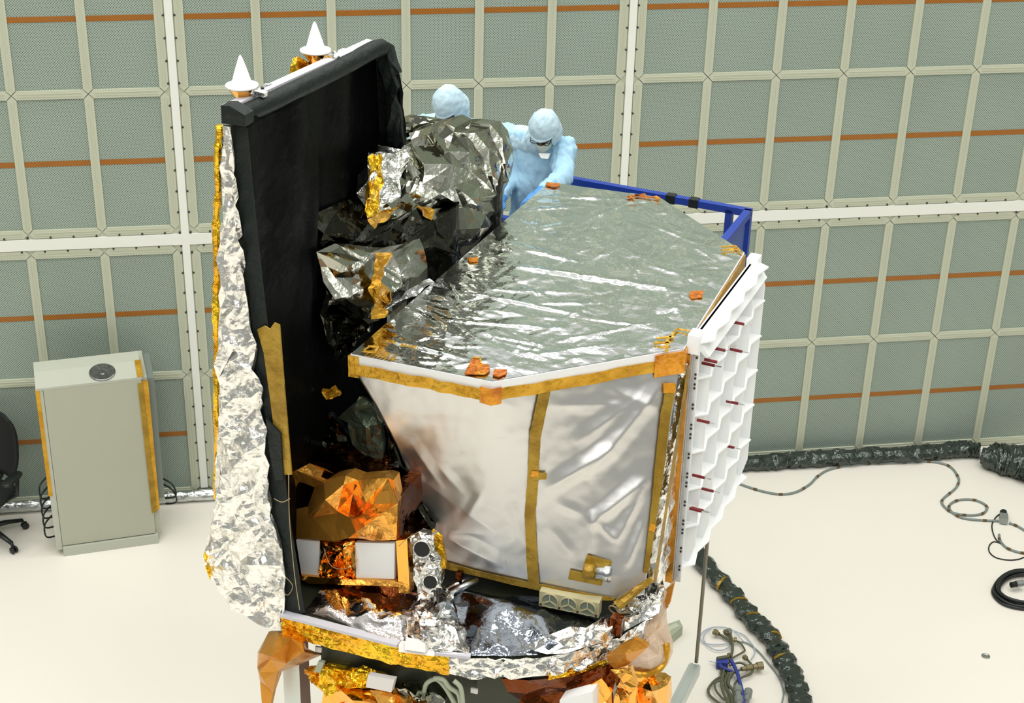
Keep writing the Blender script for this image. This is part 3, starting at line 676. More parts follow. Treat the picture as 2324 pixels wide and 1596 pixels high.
# silver bracket with two round holes
BA = -.17
brk = thing('bracket', '', 'x'); del brk['label']; del brk['category']; brk.parent = SP
relief([(930, 1222, BA), (950, 1206, BA), (985, 1214, BA), (1000, 1330, BA), (975, 1346, BA), (948, 1348, BA), (938, 1280, BA)], [(965, 1230, BA - .03), (960, 1290, BA - .03), (980, 1300, BA - .02)], pa, 4, 12, 2, .1, .01, .05).build('foil_cover', m_silver, brk)
for (x, y, r_) in ((957, 1247, .046), (976, 1322, .04)):
    c = pa(x, y, BA - .045); mb = MB(); mb.lathe([(r_ * .98, -.04), (r_, .0), (r_ * .86, .004), (r_ * .8, -.02)], c, (.25, -1, .3), 24); rg = mb.build('port_ring', m_silver, brk, smooth=True)
    mb = MB(); mb.lathe([(r_ * .8, -.01), (r_ * .8, .001)], c, (.25, -1, .3), 24); mb.build('port_hole', m_dark, rg)
fpoly([(980, 1205), (1002, 1222), (1012, 1290), (990, 1295)], BA + .03, .02, 'gold_edge', m_yellow, brk)
mb = MB(); mb.tube([pz(1020, 1345, ZD + .05), pz(1085, 1318, ZD + .08)], .02, 10); mb.tube([pz(1012, 1338, ZD + .04), pz(1070, 1310, ZD + .07)], .014, 10); mb.build('strut', m_steel, SP, smooth=True)
mb = MB(); q = pz(1040, 1328, ZD + .05); mb.box(q[0] - .015, q[1], ZD, q[0] + .015, q[1] + .03, ZD + .12); mb.build('amber_block', m_copperd, SP)

# ---------------------------------------------------------------- sunshade
SH = thing('sunshade', '', 'x'); del SH['label']; del SH['category']; SH.parent = SP
def shade_b(z): return -.275 - .02 * (z - 3.4) / 2.55
ZS = 5.93
NA, NZ = 60, 80
A = np.zeros((NA, NZ, 3))
for i in range(NA):
    s = i / (NA - 1); a = -.40 + 1.25 * s
    for j in range(NZ):
        t = j / (NZ - 1); z = ZD - .05 + (ZS - ZD + .05) * t
        b = shade_b(z) + .03 * math.sin(s * PI)
        b += .016 * math.sin((s * 9 - t * 2.4) * 2) * t * (1 - .2 * t) + .01 * noise.noise(Vector((s * 5, t * 4, 1)))
        b += .03 * max(0, 1 - abs((s - .35) - (t - .55) * .35) / .06) * math.exp(-((t - .7) / .2) ** 2)
        A[i, j] = (b, a, z)
mb = MB(); mb.sheet(A); o = mb.build('inner_lining', m_black, SH, smooth=True); md = o.modifiers.new('s', 'SOLIDIFY'); md.thickness = .02; md.offset = 0
# return panel at the far end, ragged
A = np.zeros((14, 60, 3))
for i in range(14):
    s = i / 13
    for j in range(60):
        t = j / 59; z = ZD + (ZS - ZD + .02) * t
        w = (.17 if t > .74 else .17 - .15 * min(1, (.74 - t) / .05)) + .018 * noise.noise(Vector((t * 14, 2, 5)))
        A[i, j] = (shade_b(z) + w * s, .83 + .05 * math.sin(s * PI) + .03 * math.sin(t * 40 + s * 3) * s * .4, z - .22 * s ** 2 * (t > .5) * (t - .5) * 2)
mb = MB(); mb.sheet(A); o = mb.build('end_lining', m_black, SH, smooth=True); md = o.modifiers.new('s', 'SOLIDIFY'); md.thickness = .02
# outer shell
mb = MB(); mb.loft([V(shade_b(3.3) - .10, -.36, 3.3), V(shade_b(3.3) - .03, -.36, 3.3), V(shade_b(3.3) - .03, .86, 3.3), V(shade_b(3.3) - .10, .86, 3.3)],
                   [V(shade_b(ZS) - .07, -.36, ZS), V(shade_b(ZS) - .02, -.36, ZS), V(shade_b(ZS) - .02, .86, ZS), V(shade_b(ZS) - .07, .86, ZS)]); mb.build('outer_shell', m_silver, SH)
# top roll
tp = [pz(532, 268, 5.93), pz(600, 238, 5.95), pz(700, 190, 5.96), pz(780, 150, 5.96), pz(845, 114, 5.97), pz(866, 108, 5.96)]
mb = MB(); mb.tube(catmull(tp, 6), .043, 12); mb.build('top_roll', m_trim, SH, smooth=True)
mb = MB(); mb.prism([pa(501, 240, -.44), pa(520, 240, -.44), pa(556, 262, -.44), pa(556, 288, -.44), pa(503, 280, -.44)], (0, .07, 0)); mb.build('corner_cap', m_trim, SH)
relief([(838, 96, .80), (868, 90, .80), (886, 100, .80), (906, 165, .78), (890, 172, .78), (902, 200, .79), (898, 215, .8), (910, 262, .80), (917, 330, .82), (880, 336, .86), (876, 210, .84), (856, 140, .82)], [(880, 130, .76), (888, 240, .78)], pa, 15, 10, 1, .08, .015, .04).build('end_flap', m_trim, SH)
mb = MB(); mb.bar(pz(514, 243, 5.98), pz(842, 93, 6.0), .05, .012); mb.build('silver_cap', m_lav, SH)
relief([(588, 200, -.40), (612, 192, -.40), (622, 200, -.40), (600, 212, -.40)], [(605, 201, -.42)], lambda x, y, d: pb(x, y, d + .05), 2, 4, 1, .1, .01, .02).build('foil_knot', m_silver, SH)
relief([(752, 118, -.40), (788, 112, -.40), (795, 122, -.40), (760, 130, -.40)], [(775, 120, -.42)], lambda x, y, d: pb(x, y, d + .05), 2, 4, 1, .1, .01, .02).build('foil_knot', m_silver, SH)
relief([(690, 165, -.36), (712, 158, -.36), (718, 172, -.36), (700, 178, -.36)], [(705, 168, -.38)], lambda x, y, d: pb(x, y, d + .05), 2, 4, 1, .1, .01, .02).build('foil_knot', m_gold, SH)
# black front trim and brown tape on it
FA = -.405
tl = [(528, 285), (540, 420), (556, 560), (578, 735), (596, 880), (612, 1010), (630, 1200), (642, 1390)]; tr = [(560, 290), (572, 420), (586, 560), (606, 735), (624, 880), (638, 1010), (660, 1200), (692, 1392)]
A = []
for (l_, r_) in zip(tl, tr):
    A.append([pa(l_[0] - 26, l_[1], FA + .02), pa(l_[0], l_[1], FA), pa(r_[0], r_[1], FA), pa(r_[0] + 2, r_[1], FA + .06)])
mb = MB(); mb.sheet(np.array(A)); o = mb.build('front_trim', m_trim, SH); md = o.modifiers.new('s', 'SOLIDIFY'); md.thickness = .012
fpoly([(583, 748), (600, 740), (612, 748), (622, 733), (634, 738), (645, 880), (655, 1000), (662, 1078), (645, 1078), (625, 1000), (612, 900), (598, 800)], FA - .012, .008, 'brown_tape', m_gold2, SH)
fpoly([(603, 950), (618, 965), (636, 985), (642, 1090), (625, 1090), (612, 1030)], FA - .025, .012, 'trim_sleeve', m_trim, SH)
# silver crinkled flap along the front edge
ol = [(505, 285), (503, 400), (500, 550), (499, 700), (496, 900), (490, 1130), (480, 1185), (465, 1250), (475, 1310), (510, 1360), (560, 1400), (600, 1424), (634, 1432), (646, 1370), (648, 1310), (640, 1250), (614, 1180), (610, 1100), (600, 1030), (606, 980), (590, 930), (597, 880), (570, 838), (582, 780), (565, 720), (556, 660), (545, 600), (552, 568), (534, 530), (541, 480), (524, 440), (535, 405), (519, 370), (526, 330), (523, 288)]
relief([(x, y, FA - .03) for x, y in ol], [], pa, 12, 70, 2, .075, .016, .02).build('silver_flap', m_flap, SH)
# gold roll up the outer edge
gp = [pa(x, y, FA + .0) for x, y in ((499, 285), (494, 350), (495, 430), (490, 520), (493, 600), (490, 700), (493, 800), (491, 900), (493, 1000), (492, 1130))]
cp = catmull(gp, 8); rr = random.Random(8); mb = MB(); mb.tube(cp, [.016 * rr.uniform(.85, 1.35) for _ in cp], 8); mb.build('gold_edge', m_yellow, SH)
relief([(463, 1252, FA - .05), (470, 1262, FA - .05), (480, 1300, FA - .05), (476, 1318, FA - .05), (466, 1290, FA - .05)], [], pa, 2, 3, 1, .1, .004, .01).build('gold_edge', m_yellow, SH)
mb = MB(); mb.tube(catmull([pa(655, 1075, FA - .03), pa(657, 1180, FA - .03), pa(668, 1300, FA - .04), pa(680, 1385, FA - .03)], 6), .0022, 6); mb.tube(catmull([pa(622, 1132, FA - .04), pa(640, 1140, FA - .05), pa(658, 1132, FA - .04)], 5), .0022, 6)
mb.tube(catmull([pa(648, 1310, FA - .05), pa(664, 1330, FA - .06), pa(655, 1350, FA - .06), pa(645, 1348, FA - .05)], 5), .0018, 6); mb.build('thin_wire', m_wire, SH, smooth=True)
# two cone antennas standing on the outer face
def antenna(x, y, bx):
    c = pb(x, y, bx); an = thing('antenna', '', 'x'); del an['label']; del an['category']; an.parent = SP; r_ = .072
    mb = MB(); mb.lathe([(r_, .0), (r_ * 1.02, .008), (r_ * .62, .016), (r_ * .34, .085), (r_ * .10, .135), (.002, .142)], c, (0, 0, 1), 32); mb.build('cone', m_white, an, smooth=True)
    mb = MB(); mb.lathe([(r_ * .3, -.10), (r_ * .45, -.05), (r_ * .9, -.004)], c, (0, 0, 1), 20); mb.build('collar', m_copper, an)
    mb = MB(); mb.bar(c + V(0, 0, -.09), c + V(.06, .02, -.16), .03, .03); mb.build('bracket', m_yellow, an)
    mb = MB(); mb.bar(c + V(.05, .0, -.012), c + V(.12, .0, -.02), .03, .02); mb.build('strap', m_silver, an)
antenna(549, 196, -.40); antenna(716, 116, -.38)
relief([(660, 150, -.40), (690, 145, -.40), (715, 150, -.40), (720, 160, -.40), (690, 170, -.40), (658, 168, -.40)], [(680, 155, -.43)], pb, 2, 5, 1, .15, .02, .04).build('gold_box', m_yellow, SP)

# ---------------------------------------------------------------- telescopes and their bags
TL = thing('telescope', '', 'x'); del TL['label']; del TL['category']; TL.parent = SP
for (b_, a_, r_, zt_) in ((-.27, 1.32, .20, 4.95), (-.27, 1.86, .22, 5.0)):
    mb = MB(); mb.lathe([(r_, ZD), (r_, zt_), (r_ * .9, zt_), (r_ * .9, zt_ - .1)], (b_, a_, 0), (0, 0, 1), 36); mb.build('tube', m_smoked, TL, smooth=False)
D = lambda x, y=0: -.20 + (x - 835) / 300 * .14
oB = [(833, 352), (900, 335), (936, 330), (928, 302), (955, 294), (1008, 279), (1032, 290), (1060, 289), (1104, 294), (1124, 318), (1137, 365), (1134, 420), (1127, 442), (1116, 462), (1112, 516), (1075, 560), (1052, 592), (1040, 560), (1028, 522), (1010, 480), (985, 500), (948, 470), (905, 500), (875, 505), (850, 518), (836, 515), (832, 470)]
iB = [(934, 332, -.05), (962, 372, -.09), (958, 418, -.02), (903, 428, -.07), (948, 392, .04), (1026, 374, -.08), (1030, 300, .03), (1066, 355, .06), (1078, 302, -.02), (1070, 452, -.04), (1050, 470, .03), (1018, 338, -.04), (990, 330, .03), (1000, 440, -.06), (930, 440, .03), (1092, 400, .05), (1110, 340, -.02), (1030, 420, -.05), (870, 450, -.02), (1060, 520, -.02), (1090, 480, .02), (1118, 400, -.03)]
relief([(x, y, D(x) + (-.015 if k % 2 else .01)) for k, (x, y) in enumerate(oB)], [(x, y, D(x) + .02 - d * .55) for x, y, d in iB], pb, 21, 0, 1, .022, .03, .22).build('upper_bag', m_smoke, TL)
T = lambda pts, off: [(x, y, D(x) + off) for x, y in pts]
relief(T([(836, 352), (862, 344), (932, 334), (905, 418), (878, 462), (858, 482), (834, 496)], .05), [], pb, 23, 26, 2, .14, .012, .02).build('crinkled_panel', m_silver, TL)
relief(T([(834, 356), (862, 346), (860, 480), (834, 495)], .065), [], pb, 24, 16, 2, .14, .008, .012).build('gold_strip', m_yellow, TL)
relief(T([(834, 498), (862, 480), (905, 470), (880, 500), (850, 520)], .05), [], pb, 25, 3, 2, .1, .01, .015).build('gold_foil', m_gold, TL)
relief(T([(945, 468), (985, 478), (980, 500), (960, 490)], .05), [], pb, 26, 2, 1, .1, .01, .015).build('gold_foil', m_gold, TL)
relief(T([(918, 265), (940, 268), (1000, 276), (1010, 285), (930, 310), (905, 322)], -.02), [], pb, 27, 4, 1, .1, .02, .05).build('bag_corner', m_smoke, TL)
# dark foil below the upper bag
oC = [(700, 500, -0.245), (722, 482, -0.236), (765, 478, -0.219), (830, 508, -0.193), (850, 520, -0.185), (905, 500, -0.163), (985, 500, -0.131), (1028, 522, -0.114), (1052, 592, -0.104), (1020, 622, -0.117), (985, 640, -0.131), (950, 655, -0.145), (935, 600, -0.151), (925, 560, -0.155), (880, 572, -0.173), (800, 572, -0.205), (722, 566, -0.236), (735, 530, -0.231)]
relief(oC, [(800, 530, -.17), (870, 545, -.15), (940, 530, -.16), (985, 560, -.09), (1000, 600, -.10)], pb, 31, 8, 1, .05, .03, .2).build('dark_wrap', m_smoked, TL)
oL = [(718, 572, -0.210), (790, 578, -0.163), (845, 580, -0.127), (888, 572, -0.099), (930, 558, -0.072), (945, 600, -0.062), (950, 655, -0.059), (934, 674, -0.069), (892, 708, -0.097), (862, 726, -0.116), (836, 736, -0.133), (822, 724, -0.142), (760, 680, -0.183), (734, 640, -0.200)]
relief(oL, [(785, 605, -0.117), (845, 642, -0.071), (800, 630, -0.132), (850, 690, -0.082), (902, 600, -0.055), (916, 650, -0.060), (868, 612, -0.091), (885, 665, -0.056), (760, 630, -0.169), (800, 670, -0.136)], pb, 33, 0, 1, .03, .03, .14).build('lower_bag', m_smoke, TL)
relief([(850, 574, -0.054), (888, 572, -0.029), (870, 605, -0.041), (862, 640, -0.046), (885, 662, -0.031), (870, 700, -0.041), (880, 715, -0.034), (842, 725, -0.059), (850, 690, -0.054), (835, 655, -0.064), (850, 620, -0.054)], [], pb, 34, 5, 2, .12, .02, .015).build('gold_foil', m_gold, TL)
relief([(835, 722, -0.094), (950, 668, -0.019), (985, 640, 0.004), (975, 632, -0.002), (940, 650, -0.025), (880, 695, -0.064), (838, 712, -0.092)], [], pb, 35, 3, 2, .08, .012, .012).build('bag_hem', m_silver, TL)
relief([(735, 640, -0.209), (760, 682, -0.193), (822, 728, -0.152), (840, 740, -0.140), (795, 800, -0.170), (770, 830, -0.186), (745, 780, -0.202), (730, 700, -0.212)], [], pb, 36, 8, 2, .12, .03, .05).build('dark_wrap', m_smoked, TL)
relief([(790, 805, -.02), (770, 830, .05), (715, 888, .05), (700, 898, .05), (712, 870, .08), (740, 835, .10), (772, 806, .1)], [], pa, 37, 2, 1, .06, .01, .01).build('silver_sliver', m_smoke, TL)
relief([(815, 900, .12), (842, 915, .12), (868, 960, .14), (870, 1040, .14), (850, 1050, .13), (800, 1010, .14), (790, 960, .15), (765, 950, .16)], [(830, 970, .08)], pa, 38, 6, 2, .08, .015, .03).build('olive_film', m_olive, TL)
relief([(730, 892, .05), (760, 875, .05), (775, 895, .03), (755, 905, .04), (740, 908, .05)], [], pa, 39, 4, 2, .2, .01, .01).build('gold_foil', m_gold, TL)
relief([(690, 980, .14), (740, 930, .18), (800, 1000, .2), (860, 1050, .18), (895, 1085, .08), (812, 1090, .1), (700, 1075, .1)], [], pa, 40, 12, 2, .12, .03, .04).build('dark_wrap', m_smoked, TL)
relief([(868, 960, .10), (890, 1000, .08), (925, 1070, .08), (945, 1150, .06), (985, 1205, .06), (985, 1215, .06), (935, 1215, .06), (905, 1140, .08), (880, 1050, .10)], [], pa, 41, 10, 2, .1, .02, .05).build('dark_wrap', m_smoked, TL)
mb = MB(); mb.tube([pz(645, 652, 4.75), pz(700, 560, 4.95), pz(716, 548, 5.0)], .006, 6); mb.build('tether', m_smoke, TL)

# ---------------------------------------------------------------- lower bus
BUS = [(.0, -.20), (.75, -.13), (.92, .06), (.98, .36), (.98, 1.6), (.6, 2.1), (-.1, 2.1), (-.1, .3)]
bus = thing('bus', '', 'x'); del bus['label']; del bus['category']; bus.parent = SP
mb = MB(); mb.loft(ring(inset(BUS, .03), 1.55), ring(inset(BUS, .03), ZD - .12)); mb.build('body', m_copperd, bus)
# olive beam under the gold skirt
a0 = pz(770, 1478, ZD - .17); 
q0 = V(-.10, -.33, 0); q1 = V(1.02, -.16, 0)
mb = MB(); mb.prism([(-.03, -.33, ZD - .40), (.80, -.25, ZD - .40), (.80, -.25, ZD - .13), (-.03, -.33, ZD - .13)], (.02, .14, 0)); mb.build('front_beam', m_beam, bus)
mb = MB(); mb.prism([(.80, -.25, ZD - .40), (1.0, -.08, ZD - .40), (1.0, -.08, ZD - .13), (.80, -.25, ZD - .13)], (.02, .14, 0)); mb.build('front_beam', m_beam, bus)
ad = -.36
relief([(690, 1520, ad), (735, 1512, ad), (790, 1522, ad), (850, 1532, ad), (885, 1545, ad), (885, 1575, ad + .02), (840, 1562, ad), (780, 1556, ad), (715, 1556, ad), (700, 1540, ad)], [(745, 1535, ad - .05), (800, 1540, ad - .03)], pa, 51, 10, 2, .16, .015, .04).build('gold_foil', m_yellow, bus)
fpoly([(835, 1533), (895, 1544), (888, 1572), (830, 1560)], ad - .05, .03, 'white_tape', m_whiteblk, bus)
relief([(735, 1570, ad), (760, 1555, ad), (840, 1566, ad), (900, 1575, ad), (960, 1596, ad), (960, 1640, ad), (720, 1640, ad)], [(800, 1590, ad - .08), (860, 1600, ad - .05), (760, 1600, ad - .02)], pa, 52, 6, 1, .04, .04, .1).build('copper_blanket', m_copper, bus)
relief([(885, 1560, ad + .03), (960, 1555, ad + .05), (1010, 1590, ad), (1010, 1640, ad), (900, 1640, ad)], [(950, 1585, ad - .04)], pa, 53, 6, 2, .08, .03, .05).build('smoky_film', m_smoke, bus)
fpoly([(730, 1475), (770, 1480), (775, 1520), (728, 1512)], -.3, .05, 'dark_block', m_dark, bus)
fpoly([(715, 1468), (729, 1471), (729, 1482), (715, 1480)], -.37, .01, 'label_plate', m_whiteblk, bus)
fpoly([(712, 1525), (726, 1528), (735, 1505), (722, 1502)], -.40, .02, 'olive_strut', m_wedge, bus)
fpoly([(1068, 1563), (1083, 1566), (1083, 1576), (1068, 1573)], -.29, .01, 'label_plate', m_whiteblk, bus)
mb = MB()
for k, pts in enumerate((((962, 1575), (968, 1552), (990, 1542), (1010, 1560), (1028, 1590), (1040, 1610)), ((985, 1540), (1005, 1542), (1020, 1560), (1040, 1575), (1045, 1600)), ((1030, 1545), (1045, 1560), (1050, 1590), (1050, 1610)))):
    mb.tube(catmull([pa(x, y, -.34 - .01 * k) for x, y in pts], 6), .012, 8)
mb.build('hose', m_wedge, bus, smooth=True)
ad2 = -.05
relief([(1115, 1545, -.18), (1200, 1545, -.16), (1300, 1535, -.08), (1390, 1505, .05), (1400, 1530, .06), (1385, 1600, .05), (1385, 1640, .05), (1115, 1640, -.15)], [], pa, 54, 7, 1, .04, .03, .04).build('dark_copper_blanket', m_copperd, bus)
relief([(1365, 1540, -.1), (1335, 1557, -.1), (1340, 1600, -.1), (1345, 1640, -.1), (1395, 1640, -.08), (1388, 1575, -.08)], [], pa, 55, 3, 1, .04, .02, .03).build('copper_blanket', m_copper, bus)
fpoly([(1270, 1590), (1345, 1570), (1346, 1640), (1272, 1640)], -.17, .08, 'white_box', m_white, bus)
relief([(1375, 1490, .0), (1400, 1470, .0), (1440, 1450, .02), (1472, 1465, .04), (1470, 1470, .04), (1425, 1510, .02), (1395, 1520, .0)], [(1420, 1485, -.05)], pa, 56, 3, 1, .04, .02, .03).build('amber_flap', m_brown, bus)
relief([(1385, 1520, .0), (1430, 1515, .0), (1445, 1560, .0), (1440, 1640, .0), (1385, 1640, .0), (1400, 1560, .0)], [], pa, 57, 5, 1, .04, .03, .04).build('copper_blanket', m_copper, bus)
# peach plastic bags at the right corner
relief([(1512, 1338, .5), (1530, 1320, .55), (1500, 1400, .42), (1508, 1460, .40), (1515, 1510, .38), (1480, 1530, .3), (1430, 1525, .2), (1425, 1505, .2), (1470, 1470, .25), (1460, 1440, .3), (1490, 1380, .42)], [(1490, 1450, .25), (1470, 1500, .2)], pa, 61, 8, 1, .06, .02, .1).build('plastic_bag', m_peach, bus)
relief([(1420, 1530, .15), (1470, 1540, .2), (1500, 1545, .3), (1515, 1555, .3), (1510, 1640, .3), (1460, 1640, .2)], [(1480, 1570, .15)], pa, 62, 4, 1, .04, .02, .08).build('amber_bag', m_copper, bus)
mb = MB(); mb.tube(catmull([pa(1432, 1528, .18), pa(1465, 1532, .22), pa(1500, 1515, .32), pa(1513, 1480, .36), pa(1512, 1460, .38)], 6), .018, 8); mb.build('gold_edge', m_gold, bus)
fpoly([(1511, 1338), (1530, 1325), (1520, 1370), (1500, 1400)], .5, .02, 'amber_flap', m_brown, bus)
# big amber flap at the left corner
relief([(630, 1434, -.43), (661, 1450, -.45), (686, 1459, -.45), (694, 1477, -.43), (714, 1486, -.38), (732, 1486, -.32), (675, 1511, -.34), (636, 1526, -.36), (619, 1575, -.38), (605, 1640, -.40), (598, 1640, -.40), (590, 1548, -.40), (584, 1516, -.40), (585, 1480, -.40), (610, 1434, -.38)],
       [(632, 1446, -.50), (588, 1482, -.50), (616, 1491, -.56), (649, 1507, -.48), (613, 1497, -.46), (588, 1527, -.46), (630, 1524, -.44), (690, 1480, -.50), (598, 1545, -.46)], pa, 63, 0, 0, .0, .0, .03).build('amber_flap', m_brown, bus)
# stand under the bus
sd = thing('support_stand', 'aluminium support stand with posts carrying the foil wrapped spacecraft', 'stand', tuple(O), RZ)
mb = MB(); mb.lathe([(.72, 1.40), (.72, 1.54), (.6, 1.54), (.6, 1.40)], (.42, .95, 0), (0, 0, 1), 40); mb.build('ring', m_alu, sd)
for (x, y) in ((-.25, -.22), (.9, .2), (.9, 1.7), (-.2, 1.7)):
    mb = MB(); mb.bar((x, y, 0), (x, y, 3.2 if x < 0 and y < 0 else 1.4), .10, .10, (0, 1, 0)); mb.build('post', m_alu, sd)
mb = MB()
for p, q in (((-.25, -.22), (.9, .2)), ((.9, .2), (.9, 1.7)), ((.9, 1.7), (-.2, 1.7)), ((-.2, 1.7), (-.25, -.22)), ((-.25, -.22), (.6, .7)), ((.9, 1.7), (.6, .8))): mb.bar((*p, 1.38), (*q, 1.38), .1, .1)
mb.build('frame', m_alu, sd)
be = loc(fl(1577, 1518, 1.30)); bd2 = nrm(loc(fl(1536, 1600, 1.30)) - be)
mb = MB(); mb.bar(be, be + bd2 * 1.1, .075, .075)
for s_ in (-.022, .022):
    r_ = np.cross(bd2, V(0, 0, 1)); mb.bar(be + V(0, 0, .0375) + r_ * s_, be + bd2 * 1.1 + V(0, 0, .0375) + r_ * s_, .012, .012); mb.bar(be + r_ * .0375 + V(0, 0, s_), be + bd2 * 1.1 + r_ * .0375 + V(0, 0, s_), .012, .012)
og_ = mb.build('outrigger', m_alu, sd)
mb = MB(); r_ = np.cross(bd2, V(0, 0, 1))
for i_ in (-1, 0, 1):
    for j_ in (-1, 0, 1): mb.lathe([(.006, 0), (.006, .004)], be + r_ * .022 * i_ + V(0, 0, .022 * j_), -bd2, 8)
mb.build('slot', m_bolt, og_)
mb = MB(); mb.bar((be + bd2 * 1.05) * V(1, 1, 0), be + bd2 * 1.05, .08, .08, (0, 1, 0)); mb.build('outrigger_foot', m_alu, sd)
pt = be + V(.0, .02, 0); mb = MB(); mb.tube([pt + V(0, 0, .04), pt + V(0, 0, 1.95)], .013, 8); mb.build('pole', m_pole, sd, smooth=True)

# ---------------------------------------------------------------- people
def capsule(mb, p, q, r0, r1, n=14, sc=None):
    p = V(*p); q = V(*q); d = q - p; L = np.linalg.norm(d)
    if L < 1e-6: d = V(0, 0, 1); L = 1e-6
    pr = [(max(.001, r0 * math.sin(t)), -r0 * math.cos(t)) for t in np.linspace(.05, PI / 2, 6)] + [(max(.001, r1 * math.cos(t)), L + r1 * math.sin(t)) for t in np.linspace(0, PI / 2 - .05, 6)]
    k = len(mb.v); mb.lathe(pr, p, d / max(L, 1e-6), n)
def ellips(mb, c, ax, n=20):
    """ellipsoid with centre c and three half-axis vectors"""
    m = 12; vs = []; c = V(*c); X, Y, Z = [V(*a) for a in ax]
    for i in range(m + 1):
        t = .04 + (PI - .08) * i / m
        for k in range(n): f = 2 * PI * k / n; vs.append(c + X * math.sin(t) * math.cos(f) + Y * math.sin(t) * math.sin(f) + Z * math.cos(t))
    fs = [[i * n + k, i * n + (k + 1) % n, (i + 1) * n + (k + 1) % n, (i + 1) * n + k] for i in range(m) for k in range(n)] + [list(range(n)), [m * n + k for k in range(n)][::-1]]
    mb.add(vs, fs)
def fuse(mb, name, mat, parent, vox, smooth_it=6, disp=None, cut=None, solid=0):
    """melt overlapping volumes into one continuous skin"""
    o = mb.build(name, mat); r = o.modifiers.new('r', 'REMESH'); r.mode = 'VOXEL'; r.voxel_size = vox; r.use_smooth_shade = True
    s = o.modifiers.new('s', 'SMOOTH'); s.iterations = smooth_it; s.factor = .5
    me = bpy.data.meshes.new_from_object(o.evaluated_get(bpy.context.evaluated_depsgraph_get()))
    bpy.data.objects.remove(o)
    if disp:
        ns = [v.normal.copy() for v in me.vertices]
        for v, n_ in zip(me.vertices, ns): v.co += n_ * disp(v.co)
    if cut:
        bm = bmesh.new(); bm.from_mesh(me); bmesh.ops.delete(bm, geom=[v for v in bm.verts if cut(np.array(v.co))], context='VERTS'); bm.to_mesh(me); bm.free()
    me.materials.clear(); me.materials.append(mat); me.polygons.foreach_set('use_smooth', [True] * len(me.polygons)); me.update(); me.name = name
    o = bpy.data.objects.new(name, me); COL.objects.link(o); o.parent = parent
    if solid: md = o.modifiers.new('d', 'SOLIDIFY'); md.thickness = solid
    return o
def cloth(k, seed):
    def f(c):
        q = Vector((c.x * 9 + seed, c.y * 9, c.z * 5)); a = noise.noise(q); b = noise.noise(Vector((c.x * 22, c.y * 22 + seed, c.z * 10 + c.x * 14)))
        return k * (a * .8 + (abs(b) - .25) * 1.1)
    return f
def hand(parent, base, wrist, fwd, palmdown, side, curl, name='glove'):
    """palm, four curled fingers of unequal length and a thumb from the side of the palm"""
    f = nrm(V(*fwd)); n = nrm(V(*palmdown) - f * (V(*palmdown) @ f)); s = np.cross(f, n) * side; w = V(*wrist) - base; mb = MB()
    ellips(mb, w + f * .045, (s * .044, n * .019, f * .055)); capsule(mb, w - f * .05, w + f * .01, .033, .03)
    for k, L in enumerate((.078, .088, .082, .066)):
        p = w + f * .085 + s * (.032 - k * .021) - n * 0; d = nrm(f * .95 + s * (.12 - .08 * k)); r_ = .0105 - .0008 * k
        for j, seg in enumerate((.45, .32, .28)):
            d = nrm(d * math.cos(curl) + n * math.sin(curl)); q = p + d * L * seg; capsule(mb, p, q, r_, r_ * .92, 10); p = q; r_ *= .92
    p = w + f * .02 + s * .038; d = nrm(f * .55 + s * .75 + n * .25)
    for seg in (.04, .03): q = p + d * seg; capsule(mb, p, q, .0125, .011, 10); p = q; d = nrm(d + n * .45 + f * .4 - s * .2)
    return fuse(mb, name, m_glove, parent, .0048, 3)
